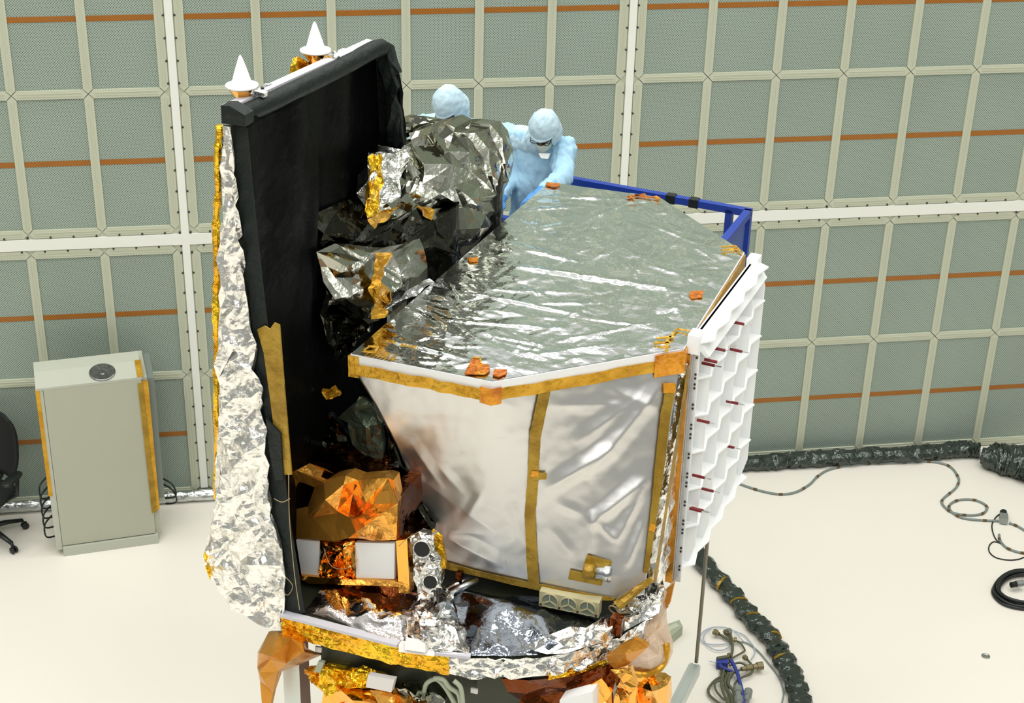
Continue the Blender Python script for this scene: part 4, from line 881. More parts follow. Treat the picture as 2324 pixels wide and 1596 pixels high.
def person(label, base, head, pitch, yaw, tilt, shl, shr, arms, chest, hip, feet, seed):
    base = V(*base); P_ = thing('person', label, 'person', tuple(wor(base)), RZ)
    h = V(*head) - base; rel = lambda p: V(*p) - base
    f0 = V(math.sin(yaw), -math.cos(yaw), 0); f = f0 * math.cos(pitch) + V(0, 0, -1) * math.sin(pitch); u = V(0, 0, 1) * math.cos(pitch) + f0 * math.sin(pitch); r = np.cross(f, u)
    u2 = u * math.cos(tilt) + r * math.sin(tilt); r = np.cross(f, u2); u = u2
    # gown: torso, arms and legs in one skin
    mb = MB(); sl, sr = rel(shl), rel(shr); ch = rel(chest); hp_ = rel(hip); sm = (sl + sr) / 2; sx = nrm(sr - sl)
    capsule(mb, sl, sr, .085, .085); ellips(mb, ch * .55 + sm * .45, (sx * .205, V(0, .125, 0), V(0, 0, .22))); ellips(mb, ch, (sx * .195, V(0, .135, .0), V(0, 0, .24)))
    capsule(mb, ch, hp_, .165, .17); ellips(mb, hp_, (sx * .195, V(0, .145, 0), V(0, 0, .17)))
    capsule(mb, sm, h - f * .02 - u * .06, .075, .065)
    for k, ft in enumerate(feet):
        ft = rel(ft); hj = hp_ + sx * (.09 if k else -.09); kn = (hj + ft) / 2 + V(0, -.03, 0); capsule(mb, hj, kn, .115, .085); capsule(mb, kn, ft + V(0, 0, .09), .085, .06)
    for (s0, el, wr) in arms:
        s0, el, wr = rel(s0), rel(el), rel(wr); capsule(mb, s0, el, .085, .066); capsule(mb, el, wr, .066, .046)
    fuse(mb, 'gown', m_gown, P_, .013, 6, cloth(.024, seed))
    # head with face
    mb = MB(); ellips(mb, h, (r * .074, f * .094, u * .112)); ellips(mb, h + f * .03 - u * .06, (r * .055, f * .055, u * .06)); capsule(mb, h + f * .088 + u * .012, h + f * .108 - u * .022, .012, .017, 10); ellips(mb, h + f * .082 + u * .035, (r * .055, f * .014, u * .012))
    capsule(mb, h - f * .01 - u * .05, h * .55 + sm * .45, .05, .05); hd_ = fuse(mb, 'head', m_skin, P_, .008, 3)
    for s_ in (-1, 1): mb = MB(); ellips(mb, h + f * .083 + r * .032 * s_ + u * .012, (r * .013, f * .009, u * .009)); mb.build('eye', m_lens, hd_, smooth=True)
    mb = MB()
    for s_ in (-1, 1):
        c = h + f * .107 + r * .034 * s_ + u * .014; mb.tube([c + r * .028 * math.cos(t) + u * .02 * math.sin(t) for t in np.linspace(0, 2 * PI, 15)[:-1]], .0022, 6, True); mb.bar(c + r * .028 * s_, h + r * .08 * s_ + u * .02, .004, .005)
    mb.build('glasses', m_lens, P_)
    # hood with the face opening
    def cut(p):
        q = p - h; x, y_, z_ = q @ r, q @ f, q @ u
        return y_ > .035 and abs(x) < .062 and -.085 < z_ < .040 - .25 * abs(x)
    mb = MB(); ellips(mb, h + u * .012 - f * .004, (r * .094, f * .113, u * .130)); ellips(mb, h - u * .03, (r * .096, f * .108, u * .12)); capsule(mb, h - u * .08 - f * .02, sm * .55 + (h - u * .1) * .45, .088, .10); capsule(mb, sm - sx * .10, sm + sx * .10, .092, .092)
    fuse(mb, 'hood', m_hood, P_, .0075, 6, lambda c: .006 * noise.noise(Vector((c.x * 26, c.y * 26, c.z * 26))) + .005 * abs(noise.noise(Vector((c.x * 50 + seed, c.y * 20, c.z * 20)))), cut, .004)
    # brim of the hood over the brow
    mb = MB(); mb.tube([h + f * (.107 - .05 * (x_ / .07) ** 2) + r * x_ + u * (.040 - 3.2 * x_ * x_) for x_ in np.linspace(-.068, .068, 15)], .0105, 8); mb.build('hood_brim', m_hood, P_, smooth=True)
    # mask
    A_ = np.zeros((11, 9, 3))
    for i in range(11):
        for j in range(9):
            x_ = (i / 10 - .5) * .132; t = j / 8; z_ = -.006 - .106 * t + .02 * (abs(x_) / .066) ** 2 * t; A_[i, j] = h + f * (.137 - .09 * (x_ / .066) ** 2 - .028 * (2 * t - .8) ** 2) + r * x_ + u * z_
    mb = MB(); mb.sheet(A_); o = mb.build('face_mask', m_mask, P_, smooth=True); md = o.modifiers.new('d', 'SOLIDIFY'); md.thickness = .003
    for (s0, el, wr), hs in zip(arms, (-1, 1)):
        d = nrm(V(*wr) - V(*el)); hand(P_, base, V(*wr) + d * .05, d * .8 + V(0, -.25, -.1), V(0, .3, -1) if abs(d[2]) < .7 else V(0, -1, -.2), hs, .38)
    for ft in feet: mb = MB(); q = rel(ft); ellips(mb, q + V(0, -.06, .05), (V(.05, 0, 0), V(0, .13, 0), V(0, 0, .05))); capsule(mb, q + V(0, 0, .05), q + V(0, 0, .2), .055, .06); fuse(mb, 'boot', m_boot, P_, .012, 4)
    return P_
ZP = 3.25
pR = person('person in pale blue gown bending beside the silver cover, gloved hand on the rail', (-.33, 3.15, ZP), pa(1237, 292, 2.93), .80, .02, .0, pa(1141, 308, 3.10), pa(1281, 338, 3.06),
       [(pa(1141, 308, 3.10), pa(1150, 405, 3.0), pa(1139, 447, 2.83)), (pa(1281, 338, 3.06), pa(1275, 402, 2.86), pa(1232, 432, 2.68))], (-.36, 3.12, 4.42), (-.36, 3.20, 4.10), ((-.46, 3.18, ZP), (-.24, 3.18, ZP)), 3)
bt = [pa(1222, 349, 2.87), pa(1246, 351, 2.87), pa(1243, 361, 2.86), pa(1228, 359, 2.86)]
mb = MB(); mb.prism([p - V(-.33, 3.15, ZP) for p in bt], (0, .02, 0)); mb.build('badge', m_white, pR)
person('person in pale blue cleanroom gown behind the tall smoky foil bag, head bowed', (-.92, 3.15, ZP), pa(1020, 236, 2.93), .95, -.1, .08, pa(960, 284, 3.10), pa(1082, 300, 3.06),
       [(pa(960, 284, 3.10), (-1.12, 2.95, 4.55), (-.98, 2.72, 4.45)), (pa(1082, 300, 3.06), (-.66, 2.92, 4.5), (-.80, 2.70, 4.45))], (-.92, 3.12, 4.42), (-.92, 3.20, 4.10), ((-1.02, 3.18, ZP), (-.80, 3.18, ZP)), 8)

# ---------------------------------------------------------------- work platform with blue rails
LP = thing('work_platform', 'raised work platform with blue railing behind the silver cover', 'platform', tuple(O), RZ)
ZR = 4.37; crn = pz(1698, 482, ZR); b1 = crn[0]; ar = crn[1]; af = 2.66; b0 = -1.45
mb = MB(); mb.box(b0, af, ZP - .06, b1, ar, ZP); mb.build('platform_floor', m_grey, LP)
T_ = .045
mb = MB(); mb.bar((b0, ar, ZR), (b1 + T_ / 2, ar, ZR), T_, T_); mb.build('back_rail', m_blue, LP)
mb = MB(); mb.bar((b0, af, ZR - .06), (.0, af, ZR - .06), T_, T_); mb.build('front_rail', m_blue, LP)
mb = MB(); mb.bar((b1, ar, ZR), (b1, af + .1, ZR), T_, T_); mb.build('side_rail', m_blue, LP)
mb = MB(); mb.bar((b0, ar, ZR), (b0, af, ZR - .06), T_, T_); mb.build('side_rail', m_blue, LP)
mb = MB(); mb.box(b1 - .012, af + .1, ZP, b1 + .0, ar - .05, ZR - .03); mb.build('side_panel', m_bluep, LP)
mb = MB(); mb.box(b0, af - .01, ZP, .05, af + .004, ZR - .09); mb.build('front_panel', m_bluep, LP)
for (x, y, z) in ((b1, ar, ZR), (b1 - .12, ar, ZR), (b0, ar, ZR), (b0, af, ZR - .06), (0, af, ZR - .06), (b1, af + .1, ZR), (-.3, ar, ZR)):
    mb = MB(); mb.bar((x, y, ZP - .05), (x, y, z), T_, T_, (0, 1, 0)); mb.build('post', m_blue, LP)
for px_ in (1517, 1572):
    q = pz(px_, 455 + (px_ - 1500) * .125, ZR); mb = MB(); mb.box(q[0] - .03, ar - T_ * .62, ZR - T_ * .62, q[0] + .03, ar + T_ * .62, ZR + T_ * .62); mb.build('rail_clamp', m_rubber, LP)
mb = MB(); mb.prism([(b1 - .02, ar - .1, ZR - .25), (b1 - .02, ar - .3, ZR - .16), (b1 - .02, ar - .34, ZR - .4), (b1 - .02, ar - .12, ZR - .42)], (-.01, 0, 0)); mb.build('gusset', m_grey, LP)
mb = MB()
for k, z in enumerate((.3, 1.0, 1.7, 2.4)):
    for yy in (af + .1, ar - .1):
        mb.bar((b0 + .2, yy, z), (b1 - .75, yy, z + .72), .06, .06); mb.bar((b0 + .2, yy, z + .72), (b1 - .75, yy, z), .06, .06)
mb.build('scissor_arms', m_blue, LP)
mb = MB(); mb.box(b0, af, .0, b1 - .6, ar, .32); mb.build('lift_base', m_grey, LP)

# ---------------------------------------------------------------- cabinet
c0 = fl(145, 1260); c1 = fl(360, 1230); ux = nrm(c1 - c0); wd = np.linalg.norm(c1 - c0); rzc = math.atan2(ux[1], ux[0])
CB = thing('equipment_cabinet', 'tall beige equipment cabinet with amber tape down its edges, near the wall', 'cabinet', tuple(c0), rzc)
HC = 1.675; dp = .52
mb = MB(); mb.box(-.055, .02, .06, wd + .03, dp, HC - .02); mb.build('body', m_beige, CB)
mb = MB(); mb.box(0, -.004, .10, wd - .02, .02, HC - .02); mb.build('front_panel', m_beige, CB)
mb = MB(); mb.box(-.055, -.0, .06, -.004, .021, HC - .02); mb.build('edge_panel', m_beige2, CB)
mb = MB(); mb.box(.0, -.025, 0.0, wd, dp, .09); mb.build('plinth', m_beige2, CB)
mb = MB(); mb.prism([(-.06, -.006, HC - .02), (wd - .01, -.006, HC - .02), (wd - .01, .20, HC + .03), (-.06, .20, HC + .03)], (0, 0, .02)); mb.prism([(-.06, .20, HC - .04), (wd - .01, .20, HC - .04), (wd - .01, .20, HC + .05), (-.06, .20, HC + .05)], (0, .18, -.0)); tp_ = mb.build('top_panel', m_beige2, CB)
cv = V(wd * .60, .10, HC + .026); na_ = nrm(V(0, -.05, .206))
mb = MB(); mb.lathe([(.108, -.02), (.108, .010), (.10, .014), (.03, .006), (.02, .010), (.004, .010)], cv, na_, 36); mb.build('vent_disc', m_vent, tp_, smooth=False)
mb = MB(); mb.box(wd + .03, .05, .42, wd + .09, dp, HC - .05); mb.build('side_cover', m_grey, CB)
mb = MB(); mb.bar((wd - .03, -.008, HC - .06), (wd - .012, -.008, .32), .045, .01, (0, 1, 0)); mb.build('edge_tape', m_gold2, CB)
mb = MB(); mb.box(wd - .02, -.0, .34, wd + .036, .03, HC - .05); mb.build('edge_tape', m_gold, CB)
mb = MB(); mb.prism([(wd - .05, -.008, HC + .005), (wd + .0, -.008, HC + .005), (wd + .0, .2, HC + .055), (wd - .05, .2, HC + .055)], (0, 0, .004)); mb.build('edge_tape', m_gold, CB)
mb = MB(); mb.box(-.064, -.004, .62, -.03, .03, HC + .0); mb.build('edge_tape', m_gold, CB)
for sx_, nm in ((-.08, 1), (wd + .10, 2)):
    rr = random.Random(nm); mb = MB()
    for k in range(5 if nm == 1 else 2):
        z = .2 + .1 * k if nm == 1 else .38 + .06 * k
        mb.tube(catmull([(sx_ + (.02 if nm == 1 else -.02), .2, z + .1), (sx_ - (.05 if nm == 1 else -.07), .12, z + .06), (sx_ - (.05 if nm == 1 else -.09), .1, z - .05), (sx_ + (.02 if nm == 1 else -.0), .15, z - .09)], 6), .008, 6)
    mb.build('cable', m_rubber, CB, smooth=True)

# ---------------------------------------------------------------- office chair
cc = V(-1.88, -.52, 0)
CH = thing('office_chair', 'black office chair with armrest and castors beside the beige cabinet', 'chair', tuple(cc), 0)
for k in range(5):
    t = math.radians(28 - 72 * k); d = V(math.cos(t), math.sin(t), 0); mb = MB(); mb.tube([d * .03 + V(0, 0, .14), d * .17 + V(0, 0, .125), d * .31 + V(0, 0, .095)], [.035, .028, .022], 8, flat=.7); lg = mb.build('leg', m_rubber, CH, smooth=True)
    mb = MB(); c = d * .33 + V(0, 0, .032); pv = V(-d[1], d[0], 0)
    for s_ in (-1, 1): mb.lathe([(.026, -.010), (.032, -.006), (.032, .006), (.026, .010)], c + pv * .018 * s_, pv, 16)
    mb.bar(c, c + V(0, 0, .07) - d * .02, .02, .02, d); mb.build('castor', m_rubber, lg, smooth=True)
mb = MB(); mb.tube([(0, 0, .1), (0, 0, .25), (0, 0, .25), (0, 0, .44)], [.035, .035, .022, .022], 12); mb.build('gas_column', m_rubber, CH)
sf = V(math.cos(-2.0), math.sin(-2.0), 0); sr_ = V(-sf[1], sf[0], 0)      # faces the front left
mb = MB(); A_ = np.zeros((13, 13, 3))
def cush(mb, c, X, Y, Z, p=3.0):
    vs = []; n = 20; m = 12; sg = lambda v: math.copysign(abs(v) ** (2 / p), v)
    for i in range(m + 1):
        t = -PI / 2 + PI * i / m
        for k in range(n): f_ = 2 * PI * k / n; vs.append(c + X * sg(math.cos(t)) * sg(math.cos(f_)) + Y * sg(math.cos(t)) * sg(math.sin(f_)) + Z * sg(math.sin(t)))
    mb.add(vs, [[i * n + k, i * n + (k + 1) % n, (i + 1) * n + (k + 1) % n, (i + 1) * n + k] for i in range(m) for k in range(n)])
cush(mb, V(0, 0, .48), sr_ * .26, sf * .25, V(0, 0, .045)); mb.build('seat', m_mesh, CH, smooth=True)
mb = MB(); A_ = np.zeros((15, 17, 3))
for i in range(15):
    for j in range(17):
        x_ = (i / 14 - .5) * 2; t = j / 16; w = .24 * (1 - .25 * (2 * t - 1) ** 4 - .15 * t); A_[i, j] = V(0, 0, .56 + .56 * t) - sf * (.27 + .07 * math.sin(t * 2.5) - .07 * x_ * x_ + .06 * t) + sr_ * w * x_
mb.sheet(A_); o = mb.build('backrest', m_mesh, CH, smooth=True); md = o.modifiers.new('d', 'SOLIDIFY'); md.thickness = .03
mb = MB(); mb.tube([V(0, 0, .46) - sf * .1, V(0, 0, .5) - sf * .3, V(0, 0, .75) - sf * .36], .025, 8); mb.build('back_support', m_rubber, CH, smooth=True)
for s_ in (-1, 1):
    mb = MB(); mb.tube([V(0, 0, .45) + sr_ * .2 * s_, V(0, 0, .5) + sr_ * .31 * s_ - sf * .05, V(0, 0, .69) + sr_ * .33 * s_ - sf * .06], .018, 8); ar_ = mb.build('armrest', m_rubber, CH, smooth=True)
    mb = MB(); cush(mb, V(0, 0, .71) + sr_ * .33 * s_ + sf * .02, sr_ * .05, sf * .13, V(0, 0, .022)); mb.build('arm_pad', m_rubber, ar_, smooth=True)

# ---------------------------------------------------------------- things on the floor
def floor_thing(mb, name, mat, label, cat, at, smooth=False, group=None):
    o = mb.build(name, mat, origin=(at[0], at[1], 0), smooth=smooth); return tag(o, label, cat, group)
def crumple_tube(pts, r, flat, seed, n=14, amp=.22):
    rr = random.Random(seed); N = len(pts); rs = r if hasattr(r, '__len__') else [r] * N; mb = MB(); vs = []
    for i in range(N):
        d = nrm(pts[min(i + 1, N - 1)] - pts[max(i - 1, 0)]); sx_ = nrm(np.cross(d, V(0, 0, 1))); u = V(0, 0, 1)
        for k in range(n):
            t = 2 * PI * k / n + rr.uniform(-.15, .15); w = rs[i] * (1 + amp * noise.noise(Vector(tuple(pts[i] * 7 + V(math.cos(t), math.sin(t), 0) * .8 + seed))) + rr.gauss(0, amp * .28))
            q = pts[i] + sx_ * math.cos(t) * w + u * math.sin(t) * w * flat + d * rr.gauss(0, .01); q[2] = max(q[2], .002); vs.append(q)
    fs = []
    for i in range(N - 1):
        for k in range(n):
            a, b, c, e = i * n + k, i * n + (k + 1) % n, (i + 1) * n + (k + 1) % n, (i + 1) * n + k
            fs += [[a, b, c], [a, c, e]] if rr.random() < .5 else [[a, b, e], [b, c, e]]
    fs += [list(range(n))[::-1], [(N - 1) * n + k for k in range(n)]]; mb.add(vs, fs); return mb
# black wrapped hose
hp2 = [(1560, 1232), (1577, 1254), (1617, 1300), (1663, 1350), (1702, 1397), (1741, 1436), (1768, 1478), (1791, 1517), (1808, 1560), (1818, 1600), (1824, 1650)]
pts = catmull([fl(x, y, .055) for x, y in hp2], 8); rr = random.Random(5); rs = [.088 + .012 * math.sin(i * 1.1) + rr.uniform(-.008, .008) for i in range(len(pts))]
mb = crumple_tube(pts, rs, .62, 3, 14, .13); hs = floor_thing(mb, 'wrapped_hose', m_bagblk, 'thick hose wrapped in shiny black plastic running across the white floor', 'hose', pts[20])
for i in (20, 27, 33, 42, 52):
    d = nrm(pts[i + 1] - pts[i] + V(.01, .02, 0) * (i % 3 - 1)); mb = MB(); mb.tube([pts[i] - d * .012, pts[i] + d * .012], rs[i] * .98, 12, flat=.66); mb.build('tape_band', m_gold2, hs, origin=(pts[20][0], pts[20][1], 0))
# grey taped cable along the wall with a loop
def z2(*p): return [(1540 + x / 2.59, 980 + y / 2.59) for x, y in p]
cp_ = z2((240, 262), (290, 280), (400, 322), (500, 352), (600, 368), (690, 355), (770, 310), (815, 265), (880, 225), (1000, 197), (1120, 186), (1280, 184), (1370, 178), (1470, 175), (1560, 190), (1610, 217), (1640, 260), (1648, 290), (1630, 330), (1590, 365), (1555, 395), (1550, 425), (1590, 465), (1640, 484), (1720, 492), (1785, 482), (1812, 455), (1800, 428), (1740, 402), (1660, 400), (1608, 418), (1590, 445), (1615, 480), (1680, 510), (1800, 522), (1880, 525))
pts = catmull([fl(x, y, .012) for x, y in cp_], 6); o0 = pts[60]
mb = MB(); mb.tube(pts, .0115, 8); cb = floor_thing(mb, 'floor_cable', m_cable, 'long grey cable with dark tape marks, snaking from the wall into one loop', 'cable', o0, True)
for i in range(6, len(pts) - 2, 9): d = nrm(pts[i + 1] - pts[i]); mb = MB(); mb.tube([pts[i] - d * .018, pts[i] + d * .018], .0135, 8); mb.build('tape_mark', m_tick, cb, origin=(o0[0], o0[1], 0))
# connector
q = fl(2277, 1192, .0); qa = fl(2276, 1176, .0); d = nrm(qa - q) 
mb = MB(); mb.bar(q + V(0, 0, .04), q + d * .10 + V(0, 0, .04), .07, .06); cn = floor_thing(mb, 'cable_connector', m_conng, 'grey and black cable connector lying at the end of the looped cable', 'connector', q)
mb = MB(); mb.tube([q + d * .10 + V(0, 0, .04), q + d * .16 + V(0, 0, .04)], .034, 12); mb.build('plug_body', m_rubber, cn, origin=(q[0], q[1], 0)); mb = MB(); mb.tube([q + d * .16 + V(0, 0, .04), q + d * .19 + V(0, 0, .04)], .03, 12); mb.build('plug_cap', m_white, cn, origin=(q[0], q[1], 0))
def cable(px, r, mat, label, z=None, k=6, ticks=False, name='floor_cable'):
    pts = catmull([fl(x, y, z or r) for x, y in px], k); o0 = pts[len(pts) // 2]; mb = MB(); mb.tube(pts, r, 8); o = floor_thing(mb, name, mat, label, 'cable', o0, True)
    if ticks:
        for i in range(5, len(pts) - 2, 9): d = nrm(pts[i + 1] - pts[i]); mb = MB(); mb.tube([pts[i] - d * .018, pts[i] + d * .018], r + .002, 8); mb.build('tape_mark', m_tick, o, origin=(o0[0], o0[1], 0))
    return o
cable(z2((1945, 538), (1990, 555), (2030, 578), (2080, 612)), .0115, m_cable, 'short grey taped cable leaving the connector towards the right edge', ticks=True)
cable(z2((1885, 605), (1890, 640), (1925, 680), (1980, 704), (2030, 714), (2090, 716)), .0115, m_cable, 'grey taped cable curving from below the connector', ticks=True)
cable(z2((1925, 495), (1905, 482), (1870, 498), (1843, 545), (1850, 600), (1875, 645), (1915, 668)), .006, m_rubber, 'thin black lead arching round the connector')
cable(z2((1890, 655), (1850, 648), (1825, 675), (1830, 712), (1870, 742), (1940, 755), (2000, 750), (2035, 738), (2090, 738)), .006, m_rubber, 'thin black lead making a loop just above the black coil')
# black coil
cen = fl(2318, 1346, 0); mb = MB()
pxs = [(2252, 1346), (2268, 1320), (2300, 1306), (2345, 1306), (2385, 1320), (2398, 1346), (2385, 1374), (2345, 1386), (2300, 1383), (2268, 1370)]
for k in range(7):
    s_ = 1 - .07 * (k % 4); zz_ = .015 + .024 * (k // 3); dx = (k % 3) * .012
    loop = [cen + (fl(x, y, 0) - cen) * s_ + V(dx, dx * .7, zz_ + .006 * math.sin(j * 1.7 + k)) for j, (x, y) in enumerate(pxs)]; mb.tube(catmull(loop, 4, True), .0135, 8, True)
ci = floor_thing(mb, 'cable_coil', m_rubber, 'black cable coiled in a ring on the floor', 'cable', cen, True)
q = fl(2306, 1326, .07); mb = MB(); mb.tube([q, q + V(.07, .01, 0)], .03, 12); mb.build('plug', m_conng, ci, origin=(cen[0], cen[1], 0)); mb = MB(); mb.tube([q + V(-.05, -.01, 0), q], .026, 12); mb.build('plug_collar', m_rubber, ci, origin=(cen[0], cen[1], 0))
# floor cover
q = fl(2237, 1490); mb = MB(); mb.lathe([(.036, 0), (.036, .004), (.026, .006), (.022, .003)], q, (0, 0, 1), 24); floor_thing(mb, 'metal_disc', m_steel, 'small round metal cap set in the bare white floor', 'disc', q)
# harness
def zh(*p): return [(1560 + x / 8.14, 1400 + y / 8.14) for x, y in p]
hq = fl(1660, 1540)
HN = thing('cable_harness', 'tangle of olive cables with brass connectors lying on the floor', 'cable harness', tuple(hq))
def hcable(p, r, mat, z=.02, name='cable', nz=0):
    rr = random.Random(int(p[0][0])); pp = zh(*p); pts = catmull([fl(x, y, z + nz * rr.random()) for x, y in pp], 5); mb = MB(); mb.tube(pts, r, 8); return mb.build(name, mat, HN, smooth=True, origin=tuple(hq))
hcable([(560, 310), (680, 380), (780, 450), (830, 540), (830, 640), (790, 740), (700, 860), (700, 1000), (720, 1180), (760, 1400), (790, 1700)], .011, m_cabdk, .03)
hcable([(740, 300), (790, 400), (830, 520)], .010, m_cabdk, .035); hcable([(790, 290), (820, 420), (835, 560), (810, 740)], .010, m_cabdk, .045)
hcable([(910, 450), (980, 490), (1060, 610), (1020, 660), (830, 770), (760, 860)], .008, m_cabdk, .03)
hcable([(640, 960), (620, 1060), (650, 1090), (520, 1170), (420, 1280), (385, 1370), (420, 1460), (520, 1550), (620, 1620)], .011, m_cabdk, .03)
hcable([(660, 1180), (560, 1190), (505, 1250), (540, 1380), (640, 1500), (720, 1560), (740, 1650)], .009, m_cabdk, .045)
hcable([(680, 960), (660, 1080), (630, 1180), (640, 1330), (690, 1470), (750, 1560), (760, 1680)], .011, m_cabdk, .05)
hcable([(700, 960), (760, 1060), (700, 1200), (740, 1350), (820, 1500), (830, 1680)], .014, m_cabdk, .04); hcable([(850, 1020), (780, 1120), (760, 1250), (860, 1400), (880, 1680)], .013, m_cabdk, .06)
hcable([(780, 900), (960, 850), (1080, 900), (1140, 930), (1010, 970), (860, 1040), (800, 1130)], .009, m_cabdk, .05); hcable([(1110, 800), (1180, 880), (1210, 970), (1160, 1060), (1000, 1130), (880, 1240), (900, 1400)], .010, m_cabdk, .04)
hcable([(800, 800), (870, 920), (930, 1060), (960, 1180), (1000, 1330), (1030, 1500), (1040, 1680)], .016, m_bluewire, .06, 'blue_cable'); hcable([(600, 880), (660, 940), (760, 990), (850, 1010)], .012, m_bluewire, .06, 'blue_cable')
def conn(a, b, r, mat, z=.05):
    (x0, y0), (x1, y1) = zh(a, b); p, q = fl(x0, y0, z), fl(x1, y1, z); mb = MB(); mb.tube([p, p * .6 + q * .4, p * .58 + q * .42, q], [r * .7, r * .75, r, r], 12); mb.build('connector', mat, HN, origin=tuple(hq))
conn((580, 320), (490, 275), .026, m_brass); conn((740, 330), (705, 270), .024, m_brass); conn((790, 320), (770, 245), .022, m_conng); conn((830, 430), (910, 430), .022, m_brass); conn((1100, 790), (1050, 740), .022, m_brass)
conn((1000, 970), (1190, 930), .026, m_brass, .06); conn((1210, 930), (1390, 905), .034, m_brass, .06); conn((940, 1480), (930, 1310), .034, m_conng, .07); conn((960, 1660), (950, 1500), .036, m_conng, .07); conn((1090, 1560), (1130, 1370), .034, m_conng, .06); conn((750, 760), (765, 690), .014, m_brass)
x0, y0 = zh((620, 850))[0]; p = fl(x0, y0, .04); mb = MB(); mb.bar(p - V(.04, .0, 0), p + V(.05, -.02, 0), .07, .06); mb.build('blue_connector', m_bluewire, HN, origin=tuple(hq))
x0, y0 = zh((620, 800))[0]; p = fl(x0, y0, .06); mb = MB(); mb.bar(p - V(.03, .0, 0), p + V(.05, .01, 0), .03, .05); mb.build('connector_shell', m_cabdk, HN, origin=tuple(hq))
cable(zh((400, 820), (470, 840), (550, 865)), .003, m_pale, 'short pale wire end poking out left of the harness', .03, name='thin_wire')
cable(zh((770, 490), (600, 515), (420, 510), (290, 470), (235, 380), (290, 280), (420, 210), (560, 190), (720, 205), (880, 270), (1050, 340), (1140, 440), (1230, 560), (1250, 660), (1180, 790)), .005, m_pale, 'thin pale blue wire in a wide loop round the harness connectors', .02, name='thin_wire')
cable(zh((800, 530), (700, 600), (560, 620), (420, 570), (330, 480), (300, 390), (340, 290), (440, 220)), .005, m_pale, 'thin pale blue wire forming the smaller inner loop by the harness', .025, name='thin_wire')
cable(zh((880, 280), (960, 370), (1040, 460)), .004, m_pale, 'short thin pale wire crossing beside the top of the harness', .03, name='thin_wire')
cable(zh((920, 470), (1060, 475), (1200, 545), (1350, 680), (1500, 860), (1650, 1050), (1740, 1230), (1780, 1400), (1760, 1540), (1720, 1680)), .006, m_cable, 'thin grey-blue wire sweeping right from the harness beside the black hose', .015, name='thin_wire')
# grey wedge block
q = fl(1523, 1455); mb = MB()
bp = [fl(1505, 1440), fl(1515, 1470), fl(1548, 1442), fl(1540, 1405 + 22)]
ztop = .09; mb.loft([V(p[0], p[1], 0) for p in bp], [V(p[0], p[1], ztop) for p in bp]); wdg = floor_thing(mb, 'floor_block', m_wedge, 'small grey-green block with a dark notch on the floor behind the plastic bag', 'block', q)
mb = MB(); a_, b_ = fl(1510, 1432, ztop + .001), fl(1538, 1418, ztop + .001); mb.bar(a_, b_, .05, .006); mb.build('top_recess', m_frame, wdg, origin=(q[0], q[1], 0))
mb = MB(); a_ = fl(1511, 1452, .045); mb.bar(a_ + V(-.01, -.02, -.02), a_ + V(-.01, -.02, .03), .03, .03, (0, 1, 0)); mb.build('notch', m_dark, wdg, origin=(q[0], q[1], 0))
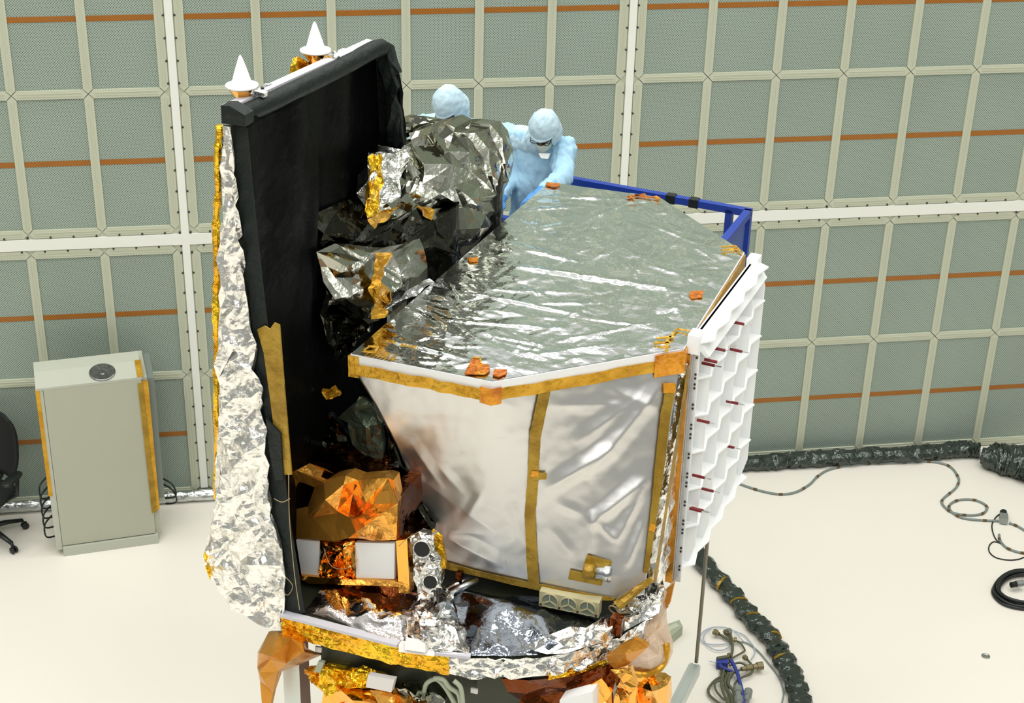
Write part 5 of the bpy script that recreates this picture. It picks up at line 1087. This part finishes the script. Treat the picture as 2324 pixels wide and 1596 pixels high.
# black plastic bundle along the wall
def lump_tube(pts, r0, seed, flat, lumps=.18, n=12):
    rr = random.Random(seed); ps = catmull(pts, 10); rs = [r0(i / len(ps)) * (1 + .5 * rr.uniform(-lumps, lumps)) for i in range(len(ps))]; return crumple_tube(ps, rs, flat, seed, n, lumps * 1.3)
bp = [(1600, 1064), (1660, 1052), (1740, 1046), (1820, 1040), (1900, 1036), (1980, 1032), (2060, 1028), (2130, 1022), (2190, 1018), (2222, 1020)]
mb = lump_tube([fl(x, y + 3, .07) for x, y in bp], lambda t: .085, 3, .9); floor_thing(mb, 'wrapped_bundle', m_bagblk, 'long bundle wrapped in creased black plastic along the foot of the wall', 'bundle', fl(1900, 1050))
bp = [(2228, 1030), (2245, 1034), (2270, 1036), (2300, 1042), (2335, 1052), (2375, 1066)]
mb = lump_tube([fl(x, y + 4, .12) for x, y in bp], lambda t: .07 + .13 * math.sin(min(1, t * 1.5) * PI / 2), 7, .85, .10, 14); floor_thing(mb, 'plastic_bag', m_bagblk, 'bulging black plastic bag in the corner where the wall bundle ends', 'bag', fl(2300, 1060))
# silver duct at the foot of the wall, left
mb = lump_tube([V(x, -.08, .056) for x in np.linspace(-2.6, .75, 12)], lambda t: .054, 9, 1.0, .05, 16); floor_thing(mb, 'silver_duct', m_duct, 'silver foil duct lying along the foot of the wall behind the cabinet', 'duct', V(-.9, -.10))

# ---------------------------------------------------------------- light
def area(name, p, sx_, sy_, power, col=(1, .985, .94)):
    li = bpy.data.lights.new(name, 'AREA'); li.shape = 'RECTANGLE'; li.size = sx_; li.size_y = sy_; li.energy = power; li.color = col
    o = bpy.data.objects.new(name, li); COL.objects.link(o); o.location = p; o.rotation_euler = (0, 0, 0); return o
for x in (-6.5, -1.5, 3.5, 8.5):
    for y in (-16, -11, -6, -1, 3.5): area('ceiling_and_streak_lamp', (x, y, 14.0), 3.0, 1.5, 215)  # last row, behind the wall, is added for white streaks on the film
w = bpy.data.worlds.new('hall'); SC.world = w; w.use_nodes = True; n = w.node_tree.nodes; l = w.node_tree.links; bg = n['Background']
tc = n.new('ShaderNodeTexCoord'); sx = n.new('ShaderNodeSeparateXYZ'); l.new(tc.outputs['Generated'], sx.inputs[0])
mr = n.new('ShaderNodeMapRange'); mr.inputs[1].default_value = -1; mr.inputs[2].default_value = 1; l.new(sx.outputs[2], mr.inputs[0])
cr = n.new('ShaderNodeValToRGB'); e = cr.color_ramp.elements; e[0].position = 0; e[0].color = (.3, .3, .28, 1); e[1].position = 1; e[1].color = (1.0, .99, .94, 1)
for p_, c_ in ((.46, (.30, .31, .29, 1)), (.60, (.34, .355, .33, 1)), (.72, (.55, .56, .53, 1)), (.80, (.95, .94, .90, 1))): x = e.new(p_); x.color = c_
l.new(mr.outputs[0], cr.inputs[0]); l.new(cr.outputs[0], bg.inputs['Color']); bg.inputs['Strength'].default_value = 1.0
vs_ = SC.view_settings; vs_.view_transform = 'Standard'; vs_.look = 'None'; vs_.gamma = 1; vs_.use_curve_mapping = False; vs_.exposure = -.43
